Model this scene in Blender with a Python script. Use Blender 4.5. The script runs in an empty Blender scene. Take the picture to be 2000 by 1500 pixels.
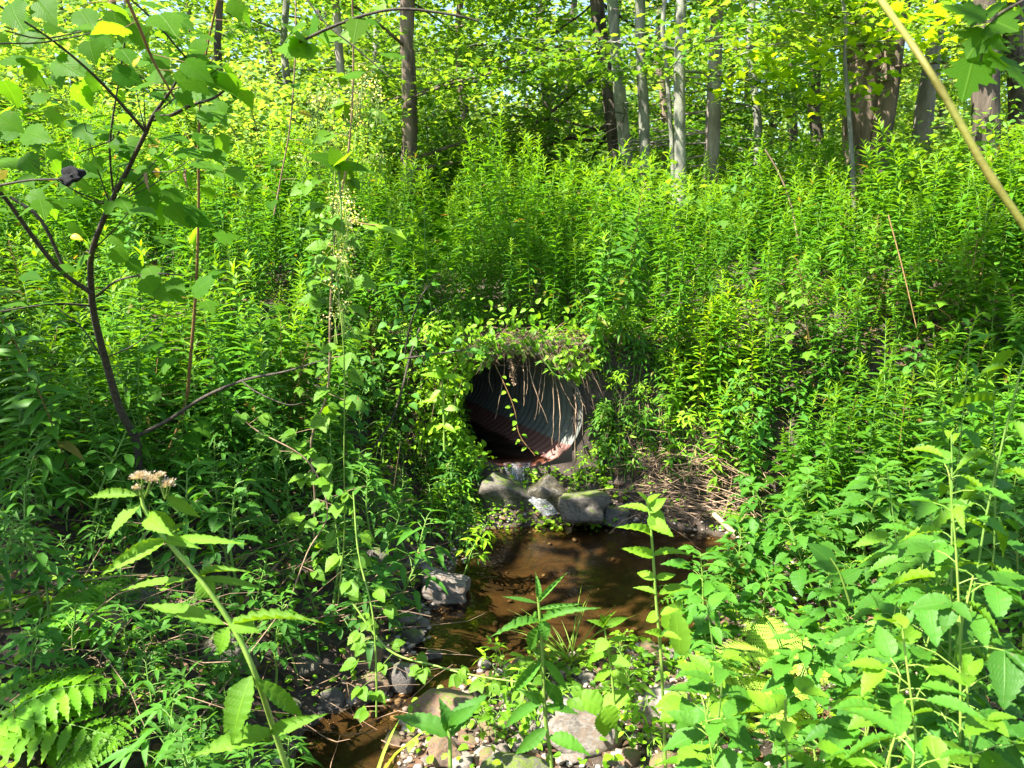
import bpy, math, random
import numpy as np
from mathutils import Vector, noise as mnoise
R = math.radians
SC = bpy.context.scene
COL = SC.collection

# ------------------------------------------------------------------ camera, world, sun, exposure
CAM_Z, PITCH, FPX = 1.9, 10.0, 1455.0
cam = bpy.data.cameras.new('camera'); camo = bpy.data.objects.new('camera', cam); COL.objects.link(camo)
camo.location = (0, 0, CAM_Z); camo.rotation_euler = (R(90 - PITCH), 0, 0)
cam.sensor_width = 36; cam.lens = 36 * FPX / 2000; cam.clip_start = 0.05; cam.clip_end = 400
cam.dof.use_dof = True; cam.dof.focus_distance = 4.6; cam.dof.aperture_fstop = 9.0
SC.camera = camo
SUN = Vector((-0.66, -0.34, 1.0)).normalized()            # towards the sun
w = bpy.data.worlds.new('World'); SC.world = w; w.use_nodes = True
nt = w.node_tree; bg = nt.nodes['Background']
sky = nt.nodes.new('ShaderNodeTexSky'); sky.sky_type = 'NISHITA'; sky.sun_disc = False
sky.sun_elevation = math.asin(SUN.z); sky.sun_rotation = math.atan2(SUN.x, SUN.y)
nt.links.new(sky.outputs[0], bg.inputs[0]); bg.inputs[1].default_value = 0.09
sl = bpy.data.lights.new('sun', 'SUN'); sl.energy = 5.0; sl.angle = R(0.5); sl.color = (1, 0.95, 0.86)
so = bpy.data.objects.new('sun', sl); COL.objects.link(so)
so.rotation_euler = SUN.to_track_quat('Z', 'Y').to_euler()
SC.view_settings.view_transform = 'Standard'; SC.view_settings.look = 'None'
SC.view_settings.exposure = 2.25; SC.view_settings.gamma = 1.0
SC.render.engine = 'CYCLES'
cy = SC.cycles
cy.max_bounces = 7; cy.diffuse_bounces = 4; cy.glossy_bounces = 3; cy.transmission_bounces = 6; cy.transparent_max_bounces = 8
cy.caustics_reflective = False; cy.caustics_refractive = False; cy.sample_clamp_indirect = 8
cy.use_denoising = True
try: cy.denoiser = 'OPENIMAGEDENOISE'; cy.denoising_prefilter = 'ACCURATE'
except Exception: pass
cy.use_adaptive_sampling = False

# ------------------------------------------------------------------ pixel <-> world
cp, sp_ = math.cos(R(PITCH)), math.sin(R(PITCH))
def ray(px, py):
    x = (px - 1000) / FPX; y = -(py - 750) / FPX
    return Vector((x, cp + y * sp_, -sp_ + y * cp))
def at(px, py, Y):
    d = ray(px, py); t = Y / d.y
    return Vector((d.x * t, Y, CAM_Z + d.z * t))
def m_px(n, Y): return n / FPX * Y                     # n pixels of the photo, in metres, at depth Y
def onz(px, py, z):
    d = ray(px, py); t = (z - CAM_Z) / d.z
    return Vector((d.x * t, d.y * t, z))

# ------------------------------------------------------------------ terrain
POOL_PX = [(905,1038),(1100,1022),(1300,1032),(1430,1050),(1500,1090),(1520,1120),(1400,1180),(1345,1262),(1180,1272),(1010,1300),
           (930,1305),(900,1350),(790,1385),(780,1450),(770,1620),(520,1620),(590,1440),(640,1395),(760,1365),(790,1290),(840,1215),(880,1130)]
POOL = np.array([[*onz(a, b, 0).xy] for a, b in POOL_PX])
def pool_sd(x, y):
    x = np.asarray(x, float); y = np.asarray(y, float)
    P = np.stack([x, y], -1); best = np.full(x.shape, 1e9); ins = np.zeros(x.shape, bool)
    n = len(POOL)
    for i in range(n):
        a, b = POOL[i], POOL[(i + 1) % n]; ab = b - a; ap = P - a
        t = np.clip((ap @ ab) / (ab @ ab), 0, 1); d = ap - t[..., None] * ab
        best = np.minimum(best, np.hypot(d[..., 0], d[..., 1]))
        c = ((a[1] > y) != (b[1] > y)) & (x < (b[0] - a[0]) * (y - a[1]) / (b[1] - a[1] + 1e-12) + a[0])
        ins ^= c
    return np.where(ins, -best, best)
_rs = np.random.RandomState(3)
_wv = [(_rs.uniform(-1, 1), _rs.uniform(-1, 1), _rs.uniform(0, 6.3)) for _ in range(14)]
def wob(x, y, f):
    s = 0
    for i, (a, b, c) in enumerate(_wv):
        k = f * (1 + i * 0.35); s = s + np.sin(x * a * k + y * b * k + c + i) / (1 + i * 0.3)
    return s / 4.5
def sm(a, b, v): t = np.clip((v - a) / (b - a), 0, 1); return t * t * (3 - 2 * t)
def ground(x, y):
    x = np.asarray(x, float); y = np.asarray(y, float); d = pool_sd(x, y)
    dd = np.maximum(d, 0)
    left = sm(-0.35, -0.9, x); right = sm(0.7, 1.5, x)
    bar = 0.10 * np.minimum(dd, 2.5)
    lf = 0.85 * (1 - np.exp(-dd * 1.05)) ; rt = 0.75 * (1 - np.exp(-dd * 0.75))
    h = bar * (1 - left) * (1 - right) + lf * left + rt * right * (1 - left)
    h = np.where(y < 1.4, np.maximum(h, 0.0) * sm(-0.5, 1.4, y) + 0.3 * (1 - sm(-0.5, 1.4, y)), h)
    yb = y + 0.05 * x * x
    q = sm(0.62, 1.8, abs(x - 0.03)); lo = 5.30 - 0.65 * q; hi = 5.47 + 0.74 * q
    t_ = np.clip((yb - lo) / (hi - lo), 0, 1); e = 0.28 * sm(4.95, 5.3, yb) + 0.97 * (t_ * t_ * (3 - 2 * t_)) + 0.42 * sm(6.0, 8.5, yb)
    h = np.maximum(h, e) + 0.35 * np.minimum(h, e) * sm(0.9, 2.2, abs(x))
    h = np.minimum(h, 1.67 + 0.015 * np.maximum(y, 0))
    n = 0.035 * wob(x, y, 5) + 0.012 * wob(y, x, 17)
    h = np.where(d > 0, np.maximum(h + n * sm(0.02, 0.4, dd), 0.012 + 0.03*dd), 0)
    bed = -0.015 - 0.13 * sm(0, 0.45, -d) + 0.014 * wob(x, y, 14)
    far = sm(14, 60, np.hypot(x, y)) * 2.0 * (0.5 + 0.5 * wob(x, y, 0.2))
    return np.where(d > 0, h + far, np.minimum(bed, -0.006))
def g(x, y): return float(ground(np.array([x]), np.array([y]))[0])
def hit(px, py):
    d = ray(px, py); T = np.arange(1.0, 60, 0.01)
    X, Y, Z = d.x * T, d.y * T, CAM_Z + d.z * T
    k = np.argmax(Z < ground(X, Y)); 
    if not (Z < ground(X, Y)).any(): k = len(T) - 1
    return Vector((X[k], Y[k], Z[k]))

# ------------------------------------------------------------------ mesh builder
class MB:
    def __init__(s): s.V = []; s.F3 = []; s.F4 = []; s.M3 = []; s.M4 = []; s.U = []; s.T = []; s.n = 0
    def add(s, V, F, UV=None, mat=0, tint=0.5):
        V = np.asarray(V, np.float32); k = len(V); s.V.append(V)
        s.U.append(np.zeros((k, 2), np.float32) if UV is None else np.asarray(UV, np.float32))
        s.T.append(np.broadcast_to(np.asarray(tint, np.float32), (k,)).copy())
        for f in (F if isinstance(F, tuple) else (F,)):
            f = np.asarray(f, np.int64)
            if not len(f): continue
            (s.F3 if f.shape[1] == 3 else s.F4).append(f + s.n); (s.M3 if f.shape[1] == 3 else s.M4).append(np.full(len(f), mat, np.int32))
        s.n += k; return s
    def inst(s, base, P, D, U, L, W=None, mat=0, tint=0.5):
        """copies of a base leaf: P place, D leaf axis, U up hint, L length, W width"""
        bV, bF, bU = base; P = np.atleast_2d(P).astype(float); n = len(P)
        if n == 0: return s
        X = D / (np.linalg.norm(D, axis=1, keepdims=True) + 1e-9)
        Yv = np.cross(U, X); Yv /= (np.linalg.norm(Yv, axis=1, keepdims=True) + 1e-9); Z = np.cross(X, Yv)
        L = np.broadcast_to(L, (n,)); W = L if W is None else np.broadcast_to(W, (n,))
        V = P[:, None] + bV[None, :, 0, None] * (X * L[:, None])[:, None] + bV[None, :, 1, None] * (Yv * W[:, None])[:, None] + bV[None, :, 2, None] * (Z * L[:, None])[:, None]
        k = len(bV); off = (np.arange(n) * k)[:, None, None]
        t = np.repeat(np.broadcast_to(tint, (n,)), k)
        Fs = tuple((np.asarray(f)[None] + off).reshape(-1, np.asarray(f).shape[1]) for f in (bF if isinstance(bF, tuple) else (bF,)))
        return s.add(V.reshape(-1, 3), Fs, np.tile(bU, (n, 1)), mat, t)
    def tube(s, pts, rad, n=6, mat=0, tint=0.5, cap=True):
        pts = np.array([list(p) for p in pts], float); m = len(pts); rad = np.broadcast_to(rad, (m,)) if np.ndim(rad) == 0 else np.array(rad, float)
        T = np.gradient(pts, axis=0); T /= (np.linalg.norm(T, axis=1, keepdims=True) + 1e-9)
        ref = np.array([0.31, 0.95, 0.05]) if abs(T[0][1]) < 0.8 else np.array([1.0, 0.1, 0])
        A = np.cross(T, ref); A /= (np.linalg.norm(A, axis=1, keepdims=True) + 1e-9); B = np.cross(T, A)
        th = np.linspace(0, 2 * np.pi, n, endpoint=False)
        V = pts[:, None] + (np.cos(th)[None, :, None] * A[:, None] + np.sin(th)[None, :, None] * B[:, None]) * rad[:, None, None]
        i = np.arange(m - 1)[:, None] * n; j = np.arange(n)[None]; j2 = (j + 1) % n
        F = np.stack([i + j, i + j2, i + n + j2, i + n + j], -1).reshape(-1, 4)
        UV = np.stack(np.broadcast_arrays(np.linspace(0, 1, m)[:, None], (th / 6.2832)[None]), -1).reshape(-1, 2)
        return s.add(V.reshape(-1, 3), F, UV, mat, tint)
    def arr(s):
        V = np.concatenate(s.V); U = np.concatenate(s.U); T = np.concatenate(s.T)
        F4 = np.concatenate(s.F4) if s.F4 else np.zeros((0, 4), int); F3 = np.concatenate(s.F3) if s.F3 else np.zeros((0, 3), int)
        M4 = np.concatenate(s.M4) if s.M4 else np.zeros(0, int); M3 = np.concatenate(s.M3) if s.M3 else np.zeros(0, int)
        return V, F4, F3, U, T, M4, M3
    def merge(s, A, P, rz, sc, lean=None):
        """copies of a whole plant array A at P turned by rz, scaled sc"""
        V, F4, F3, U, T, M4, M3 = A; n = len(P); c, q = np.cos(rz)[:, None], np.sin(rz)[:, None]; scc = np.asarray(sc)[:, None]
        X = (V[None, :, 0] * c - V[None, :, 1] * q) * scc; Y = (V[None, :, 0] * q + V[None, :, 1] * c) * scc; Z = V[None, :, 2] * scc
        if lean is not None: X = X + lean[:, 0:1] * Z; Y = Y + lean[:, 1:2] * Z
        VV = np.stack([X, Y, Z], -1) + np.asarray(P)[:, None]; k = len(V); off = (np.arange(n) * k)[:, None, None]
        s.V.append(VV.reshape(-1, 3).astype(np.float32)); s.U.append(np.tile(U, (n, 1))); s.T.append(np.tile(T, n))
        if len(F4): s.F4.append((F4[None] + off).reshape(-1, 4) + s.n); s.M4.append(np.tile(M4, n))
        if len(F3): s.F3.append((F3[None] + off).reshape(-1, 3) + s.n); s.M3.append(np.tile(M3, n))
        s.n += n * k; return s
    def mesh(s, name, mats, smooth=True):
        V, F4, F3, U, T, M4, M3 = s.arr(); me = bpy.data.meshes.new(name)
        lv = np.concatenate([F4.ravel(), F3.ravel()]).astype(np.int32)
        me.vertices.add(len(V)); me.vertices.foreach_set('co', V.ravel().astype(np.float32))
        me.loops.add(len(lv)); me.loops.foreach_set('vertex_index', lv)
        npol = len(F4) + len(F3); me.polygons.add(npol)
        st = np.concatenate([np.arange(len(F4)) * 4, len(F4) * 4 + np.arange(len(F3)) * 3]).astype(np.int32)
        me.polygons.foreach_set('loop_start', st)
        me.polygons.foreach_set('material_index', np.concatenate([M4, M3]).astype(np.int32))
        me.polygons.foreach_set('use_smooth', np.full(npol, smooth))
        uvl = me.uv_layers.new(name='UVMap'); uvl.data.foreach_set('uv', U[lv].ravel().astype(np.float32))
        a = me.attributes.new('tint', 'FLOAT', 'POINT'); a.data.foreach_set('value', T.astype(np.float32))
        for m in (mats if isinstance(mats, (list, tuple)) else [mats]): me.materials.append(m)
        me.update(calc_edges=True); me.validate(); return me
    def obj(s, name, mats, parent=None, smooth=True):
        o = bpy.data.objects.new(name, s.mesh(name, mats, smooth)); COL.objects.link(o)
        if parent: o.parent = parent
        return o

def tag(o, label=None, cat=None, group=None, kind=None):
    if label: o['label'] = label
    if cat: o['category'] = cat
    if group: o['group'] = group
    if kind: o['kind'] = kind
    return o
def thing(name, label, cat, loc=(0, 0, 0), rz=0, group=None):
    o = bpy.data.objects.new(name, None); COL.objects.link(o); o.empty_display_size = 0.05
    o.location = loc; o.rotation_euler = (0, 0, rz); return tag(o, label, cat, group)
def dup(root, loc, rz=0, sc=1, label=None, group=None, tilt=(0, 0)):
    r = root.copy(); COL.objects.link(r); r.location = loc; r.rotation_euler = (tilt[0], tilt[1], rz); r.scale = (sc, sc, sc)
    if label: r['label'] = label
    if group: r['group'] = group
    for ch in root.children:
        c = ch.copy(); COL.objects.link(c); c.parent = r
        for q in ch.children:
            d = q.copy(); COL.objects.link(d); d.parent = c
    return r

# ------------------------------------------------------------------ materials
def newmat(name):
    m = bpy.data.materials.new(name); m.use_nodes = True; n = m.node_tree
    for x in list(n.nodes): n.nodes.remove(x)
    out = n.nodes.new('ShaderNodeOutputMaterial'); return m, n, out
def N(n, t, **k):
    x = n.nodes.new(t)
    for a, b in k.items(): setattr(x, a, b)
    return x
def mixc(n, fac, a, b, blend='MIX'):
    x = N(n, 'ShaderNodeMix', data_type='RGBA', blend_type=blend)
    for s, v in ((0, fac), (6, a), (7, b)):
        if hasattr(v, 'node'): n.links.new(v, x.inputs[s])
        elif s == 0: x.inputs[0].default_value = v
        else: x.inputs[s].default_value = (*v, 1)
    return x.outputs[2]
def math_(n, op, a, b=0.0, clamp=False):
    x = N(n, 'ShaderNodeMath', operation=op, use_clamp=clamp)
    for i, v in enumerate((a, b)):
        if hasattr(v, 'node'): n.links.new(v, x.inputs[i])
        else: x.inputs[i].default_value = v
    return x.outputs[0]
def ramp(n, v, stops):
    x = N(n, 'ShaderNodeValToRGB'); n.links.new(v, x.inputs[0]); e = x.color_ramp.elements
    while len(e) < len(stops): e.new(0.5)
    for i, (p, c) in enumerate(stops): e[i].position = p; e[i].color = (*c, 1)
    return x.outputs[0]
def nz(n, scale, detail=3, rough=0.5, vec=None, dist=0):
    x = N(n, 'ShaderNodeTexNoise'); x.inputs['Scale'].default_value = scale; x.inputs['Detail'].default_value = detail
    x.inputs['Roughness'].default_value = rough; x.inputs['Distortion'].default_value = dist
    if vec: n.links.new(vec, x.inputs['Vector'])
    return x.outputs['Fac']
def leafmat(name, dark, light, new=None, trans=0.42, rough=0.5, veins=False, old=None):
    """dark..light random per leaf; new = colour of young growth (tint 1)"""
    m, n, out = newmat(name); ge = N(n, 'ShaderNodeNewGeometry'); oi = N(n, 'ShaderNodeObjectInfo')
    c = mixc(n, ge.outputs['Random Per Island'], dark, light)
    if new:
        at_ = N(n, 'ShaderNodeAttribute', attribute_name='tint'); c = mixc(n, math_(n, 'POWER', at_.outputs['Fac'], 2.0), c, new)
    if old:
        sel = math_(n, 'GREATER_THAN', ge.outputs['Random Per Island'], 0.985); c = mixc(n, sel, c, old)
    patch = nz(n, 1.6, 2, 0.5, ge.outputs['Position']); c = mixc(n, ramp(n, patch, [(0.40, (0, 0, 0)), (0.62, (0.5, 0.5, 0.5))]), c, (light[0] * 1.35, light[1] * 1.12, light[2]))
    v = math_(n, 'MULTIPLY_ADD', oi.outputs['Random'], 0.45); n.nodes[-1].inputs[2].default_value = 0.78
    hs = N(n, 'ShaderNodeHueSaturation'); n.links.new(c, hs.inputs['Color']); n.links.new(v, hs.inputs['Value']); c = hs.outputs[0]
    uv = N(n, 'ShaderNodeUVMap'); sx = N(n, 'ShaderNodeSeparateXYZ'); n.links.new(uv.outputs[0], sx.inputs[0])
    av = math_(n, 'ABSOLUTE', sx.outputs[1])
    p = N(n, 'ShaderNodeBsdfPrincipled'); p.inputs['Roughness'].default_value = rough; p.inputs['Specular IOR Level'].default_value = 0.14 if name == 'lobed_leaf' else 0.28
    if veins:
        mid = math_(n, 'SUBTRACT', 1.0, math_(n, 'MULTIPLY', av, 14.0), True)
        sv = math_(n, 'SINE', math_(n, 'MULTIPLY', math_(n, 'SUBTRACT', sx.outputs[0], math_(n, 'MULTIPLY', av, 0.55)), 55.0))
        svp = math_(n, 'POWER', math_(n, 'MAXIMUM', sv, 0.0), 8.0)
        vv = math_(n, 'MAXIMUM', mid, math_(n, 'MULTIPLY', svp, 0.45))
        c = mixc(n, math_(n, 'MULTIPLY', vv, 0.45), c, (light[0] * 2.2, light[1] * 1.6, light[2] * 2.0))
        bl = nz(n, 35, 3, 0.6); c = mixc(n, math_(n, 'MULTIPLY', bl, 0.5), c, (dark[0] * 0.8, dark[1] * 0.8, dark[2] * 0.8))
        bu = N(n, 'ShaderNodeBump'); bu.inputs['Strength'].default_value = 0.5; bu.inputs['Distance'].default_value = 0.002
        n.links.new(math_(n, 'ADD', vv, bl), bu.inputs['Height']); n.links.new(bu.outputs[0], p.inputs['Normal'])
    if veins:
        spot = ramp(n, nz(n, 60, 2, 0.5), [(0.70, (0, 0, 0)), (0.74, (1, 1, 1))]); c = mixc(n, spot, c, (0.16, 0.10, 0.03))
    n.links.new(c, p.inputs['Base Color'])
    t = N(n, 'ShaderNodeBsdfTranslucent'); tc = mixc(n, 1.0, c, (1.9, 1.55, 0.55), 'MULTIPLY'); n.links.new(tc, t.inputs[0])
    mx = N(n, 'ShaderNodeMixShader'); mx.inputs[0].default_value = trans
    n.links.new(p.outputs[0], mx.inputs[1]); n.links.new(t.outputs[0], mx.inputs[2]); n.links.new(mx.outputs[0], out.inputs[0]); return m
def plain(name, a, b, scale=20, rough=0.7, bump=0.3, dist=0.01, stretch=None, detail=5, third=None, spec=0.3):
    m, n, out = newmat(name); tc = N(n, 'ShaderNodeTexCoord'); vec = tc.outputs['Object']
    if stretch:
        mp = N(n, 'ShaderNodeMapping'); mp.inputs['Scale'].default_value = stretch; n.links.new(vec, mp.inputs[0]); vec = mp.outputs[0]
    f = nz(n, scale, detail, 0.6, vec); c = mixc(n, ramp(n, f, [(0.35, (0, 0, 0)), (0.65, (1, 1, 1))]), a, b)
    if third:
        f2 = nz(n, scale * 0.23, 4, 0.6, vec); c = mixc(n, ramp(n, f2, [(0.5, (0, 0, 0)), (0.62, (1, 1, 1))]), c, third)
    oi = N(n, 'ShaderNodeObjectInfo'); v = math_(n, 'MULTIPLY_ADD', oi.outputs['Random'], 0.4); n.nodes[-1].inputs[2].default_value = 0.8
    hs = N(n, 'ShaderNodeHueSaturation'); n.links.new(c, hs.inputs['Color']); n.links.new(v, hs.inputs['Value'])
    p = N(n, 'ShaderNodeBsdfPrincipled'); p.inputs['Roughness'].default_value = rough; p.inputs['Specular IOR Level'].default_value = spec
    n.links.new(hs.outputs[0], p.inputs['Base Color'])
    bu = N(n, 'ShaderNodeBump'); bu.inputs['Strength'].default_value = bump; bu.inputs['Distance'].default_value = dist
    n.links.new(f, bu.inputs['Height']); n.links.new(bu.outputs[0], p.inputs['Normal']); n.links.new(p.outputs[0], out.inputs[0]); return m

M = {}
M['golden'] = leafmat('goldenrod_leaf', (0.026, 0.115, 0.007), (0.070, 0.215, 0.010), (0.24, 0.43, 0.015), old=(0.2, 0.14, 0.03))
M['jewel'] = leafmat('jewelweed_leaf', (0.030, 0.130, 0.014), (0.070, 0.225, 0.020), (0.14, 0.34, 0.020), veins=True, rough=0.5)
M['broad'] = leafmat('broad_leaf', (0.060, 0.18, 0.010), (0.13, 0.30, 0.015), (0.22, 0.42, 0.020), veins=True, rough=0.5)
M['lobed'] = leafmat('lobed_leaf', (0.035, 0.140, 0.009), (0.090, 0.25, 0.013), (0.16, 0.35, 0.018), veins=True, trans=0.68, rough=0.5, old=(0.45, 0.32, 0.03))
M['canopy'] = leafmat('canopy_leaf', (0.055, 0.165, 0.014), (0.135, 0.28, 0.032), trans=0.55, rough=0.5)
M['canopyy'] = leafmat('yellow_canopy_leaf', (0.095, 0.225, 0.030), (0.215, 0.375, 0.085), trans=0.55, rough=0.5)
M['canopyg'] = leafmat('sunny_maple_leaf', (0.15, 0.33, 0.012), (0.27, 0.45, 0.02), trans=0.55, rough=0.5)
M['canopyd'] = leafmat('dark_canopy_leaf', (0.035, 0.12, 0.010), (0.08, 0.20, 0.014), trans=0.5, rough=0.55)
M['fern'] = leafmat('fern_leaf', (0.07, 0.22, 0.010), (0.14, 0.33, 0.015), trans=0.45)
M['fernp'] = leafmat('pale_fern_leaf', (0.22, 0.42, 0.05), (0.32, 0.52, 0.08), trans=0.45)
M['grass'] = leafmat('grass_blade', (0.12, 0.28, 0.02), (0.26, 0.44, 0.05), trans=0.4)
M['clover'] = leafmat('small_leaf', (0.08, 0.24, 0.010), (0.20, 0.40, 0.016), trans=0.4)
M['stemg'] = plain('green_stem', (0.10, 0.22, 0.03), (0.16, 0.26, 0.05), 30, 0.5, 0.1)
M['stemr'] = plain('reddish_stem', (0.16, 0.09, 0.03), (0.26, 0.15, 0.06), 30, 0.6, 0.2)
M['stemj'] = plain('pale_green_stem', (0.13, 0.24, 0.03), (0.22, 0.32, 0.06), 25, 0.4, 0.1)
M['dry'] = plain('dry_stalk', (0.17, 0.105, 0.060), (0.36, 0.25, 0.16), 30, 0.75, 0.2)
M['dryd'] = plain('brown_dry_stalk', (0.16, 0.10, 0.06), (0.30, 0.20, 0.12), 30, 0.75, 0.2)
M['twig'] = plain('dark_twig_bark', (0.022, 0.018, 0.014), (0.085, 0.068, 0.048), 90, 0.8, 0.5, 0.003)
M['bark'] = plain('brown_bark', (0.05, 0.036, 0.025), (0.22, 0.165, 0.12), 12, 0.9, 1.0, 0.03, (1, 1, 0.16), 8)
M['barkg'] = plain('grey_lichen_bark', (0.065, 0.060, 0.050), (0.28, 0.28, 0.22), 7, 0.9, 1.0, 0.03, (1, 1, 0.4), 8, (0.17, 0.21, 0.11))
M['barkd'] = plain('dark_bark', (0.035, 0.028, 0.022), (0.13, 0.10, 0.075), 14, 0.9, 1.0, 0.03, (1, 1, 0.2), 8)
M['barkw'] = plain('pale_bark', (0.13, 0.105, 0.085), (0.38, 0.33, 0.28), 8, 0.85, 1.0, 0.02, (1, 1, 0.3), 8)
M['litter'] = leafmat('dead_leaf', (0.040, 0.022, 0.012), (0.16, 0.10, 0.06), trans=0.1, rough=0.8)
def rockmat(name, a, b, moss=0.0, wet=False, third=None):
    m, n, out = newmat(name); tc = N(n, 'ShaderNodeTexCoord'); ge = N(n, 'ShaderNodeNewGeometry'); oi = N(n, 'ShaderNodeObjectInfo')
    ad = N(n, 'ShaderNodeVectorMath', operation='ADD'); n.links.new(tc.outputs['Object'], ad.inputs[0]); n.links.new(oi.outputs['Location'], ad.inputs[1]); vec = ad.outputs[0]
    f = nz(n, 9, 8, 0.65, vec); fine = nz(n, 70, 6, 0.7, vec); big = nz(n, 3.5, 3, 0.5, vec, 1.0)
    c = mixc(n, ramp(n, f, [(0.35, (0, 0, 0)), (0.65, (1, 1, 1))]), a, b)
    if third: c = mixc(n, ramp(n, big, [(0.48, (0, 0, 0)), (0.6, (1, 1, 1))]), c, third)
    c = mixc(n, ramp(n, fine, [(0.52, (0, 0, 0)), (0.72, (0.55, 0.55, 0.55))]), c, (a[0] * 0.35, a[1] * 0.35, a[2] * 0.35))
    p = N(n, 'ShaderNodeBsdfPrincipled'); p.inputs['Roughness'].default_value = 0.18 if wet else 0.75
    if moss:
        sx = N(n, 'ShaderNodeSeparateXYZ'); n.links.new(ge.outputs['Normal'], sx.inputs[0])
        k = math_(n, 'ADD', math_(n, 'MULTIPLY', sx.outputs[2], 0.35), nz(n, 6, 5, 0.7, vec)); c = mixc(n, ramp(n, k, [(0.82 - moss * 0.5, (0, 0, 0)), (0.95 - moss * 0.5, (1, 1, 1))]), c, (0.10, 0.14, 0.015))
    n.links.new(c, p.inputs['Base Color'])
    bu = N(n, 'ShaderNodeBump'); bu.inputs['Strength'].default_value = 0.7; bu.inputs['Distance'].default_value = 0.012
    n.links.new(math_(n, 'ADD', f, math_(n, 'MULTIPLY', fine, 0.5)), bu.inputs['Height']); n.links.new(bu.outputs[0], p.inputs['Normal']); n.links.new(p.outputs[0], out.inputs[0]); return m
M['rock_grey'] = rockmat('grey_rock', (0.11, 0.092, 0.076), (0.26, 0.225, 0.19), third=(0.17, 0.125, 0.09))
M['rock_tan'] = rockmat('tan_rock', (0.12, 0.07, 0.04), (0.27, 0.165, 0.095), 0.1, third=(0.16, 0.11, 0.08))
M['rock_moss'] = rockmat('mossy_rock', (0.050, 0.043, 0.034), (0.15, 0.128, 0.10), 0.12)
M['rock_dark'] = rockmat('dark_rock', (0.06, 0.055, 0.05), (0.15, 0.13, 0.11), 0.15)
M['rock_wet'] = rockmat('wet_rock', (0.030, 0.026, 0.020), (0.10, 0.085, 0.055), 0.0, True)
M['rock_pale'] = rockmat('pale_rock', (0.20, 0.165, 0.135), (0.36, 0.31, 0.26))

def groundmat():
    m, n, out = newmat('soil'); ge = N(n, 'ShaderNodeNewGeometry'); pos = ge.outputs['Position']
    sx = N(n, 'ShaderNodeSeparateXYZ'); n.links.new(pos, sx.inputs[0])
    f = nz(n, 6, 8, 0.7, pos); fine = nz(n, 60, 6, 0.7, pos); big = nz(n, 1.3, 4, 0.5, pos)
    soil = mixc(n, f, (0.018, 0.012, 0.008), (0.065, 0.044, 0.030)); soil = mixc(n, ramp(n, fine, [(0.5, (0, 0, 0)), (0.75, (0.8, 0.8, 0.8))]), soil, (0.13, 0.095, 0.065))
    bed = mixc(n, ramp(n, nz(n, 3.5, 7, 0.72, pos, 2.0), [(0.38, (0, 0, 0)), (0.62, (1, 1, 1))]), (0.016, 0.012, 0.007), (0.088, 0.057, 0.026))
    bed = mixc(n, ramp(n, fine, [(0.5, (0, 0, 0)), (0.7, (0.7, 0.7, 0.7))]), bed, (0.05, 0.028, 0.010))
    k = math_(n, 'MULTIPLY_ADD', sx.outputs[2], -60.0, True); n.nodes[-1].inputs[2].default_value = 1.1
    c = mixc(n, k, soil, bed)
    p = N(n, 'ShaderNodeBsdfPrincipled'); p.inputs['Roughness'].default_value = 0.85; n.links.new(c, p.inputs['Base Color'])
    bu = N(n, 'ShaderNodeBump'); bu.inputs['Strength'].default_value = 0.8; bu.inputs['Distance'].default_value = 0.02
    n.links.new(math_(n, 'ADD', f, math_(n, 'MULTIPLY', fine, 0.4)), bu.inputs['Height']); n.links.new(bu.outputs[0], p.inputs['Normal'])
    n.links.new(p.outputs[0], out.inputs[0]); return m
def watermat(name='stream_water', tint=(0.68, 0.57, 0.38), bump=0.5, scale=8):
    m, n, out = newmat(name); ge = N(n, 'ShaderNodeNewGeometry'); pos = ge.outputs['Position']
    tr = N(n, 'ShaderNodeBsdfTransparent'); tr.inputs[0].default_value = (*tint, 1)
    gl = N(n, 'ShaderNodeBsdfGlossy'); gl.inputs['Roughness'].default_value = 0.03; gl.inputs['Color'].default_value = (1, 1, 1, 1)
    fr = N(n, 'ShaderNodeFresnel'); fr.inputs['IOR'].default_value = 1.33
    bu = N(n, 'ShaderNodeBump'); bu.inputs['Strength'].default_value = bump; bu.inputs['Distance'].default_value = 0.012
    n.links.new(math_(n, 'ADD', nz(n, scale, 3, 0.5, pos, 0.6), math_(n, 'MULTIPLY', nz(n, scale * 4, 2, 0.5, pos, 0.5), 0.25)), bu.inputs['Height'])
    n.links.new(bu.outputs[0], gl.inputs['Normal']); n.links.new(bu.outputs[0], fr.inputs['Normal'])
    mx = N(n, 'ShaderNodeMixShader'); n.links.new(fr.outputs[0], mx.inputs[0]); n.links.new(tr.outputs[0], mx.inputs[1]); n.links.new(gl.outputs[0], mx.inputs[2])
    n.links.new(mx.outputs[0], out.inputs[0]); return m
M['ground'] = groundmat(); M['water'] = watermat()

# ------------------------------------------------------------------ leaf shapes (x along 0..1, y across, z up)
def strip(st, wd, arch=0.3, fold=0.25, wave=0.0, sweep=0.0, asp=0.5):
    fold = fold * asp * 2.0; wave = wave * asp * 2.0
    V, U = [], []; n = len(st)
    for i, (x, w_) in enumerate(zip(st, wd)):
        z = -arch * x * x; q = wave * math.sin(i * 2.1)
        V += [(x - sweep * w_, w_, z + fold * w_ + q), (x, 0, z), (x - sweep * w_, -w_, z + fold * w_ - q)]; U += [(x, 1), (x, 0), (x, -1)]
    F = []
    for i in range(n - 1):
        a = i * 3; F += [(a, a + 1, a + 4, a + 3), (a + 1, a + 2, a + 5, a + 4)]
    return np.array(V, float), np.array(F), np.array(U, float)
LANCE = strip([0, .18, .42, .7, 1], [.015, .5, .5, .33, .0], 0.34, 0.25, asp=.2)
LANCE2 = strip([0, .35, 1], [.02, .5, .0], 0.34, 0.25, asp=.2)
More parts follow.
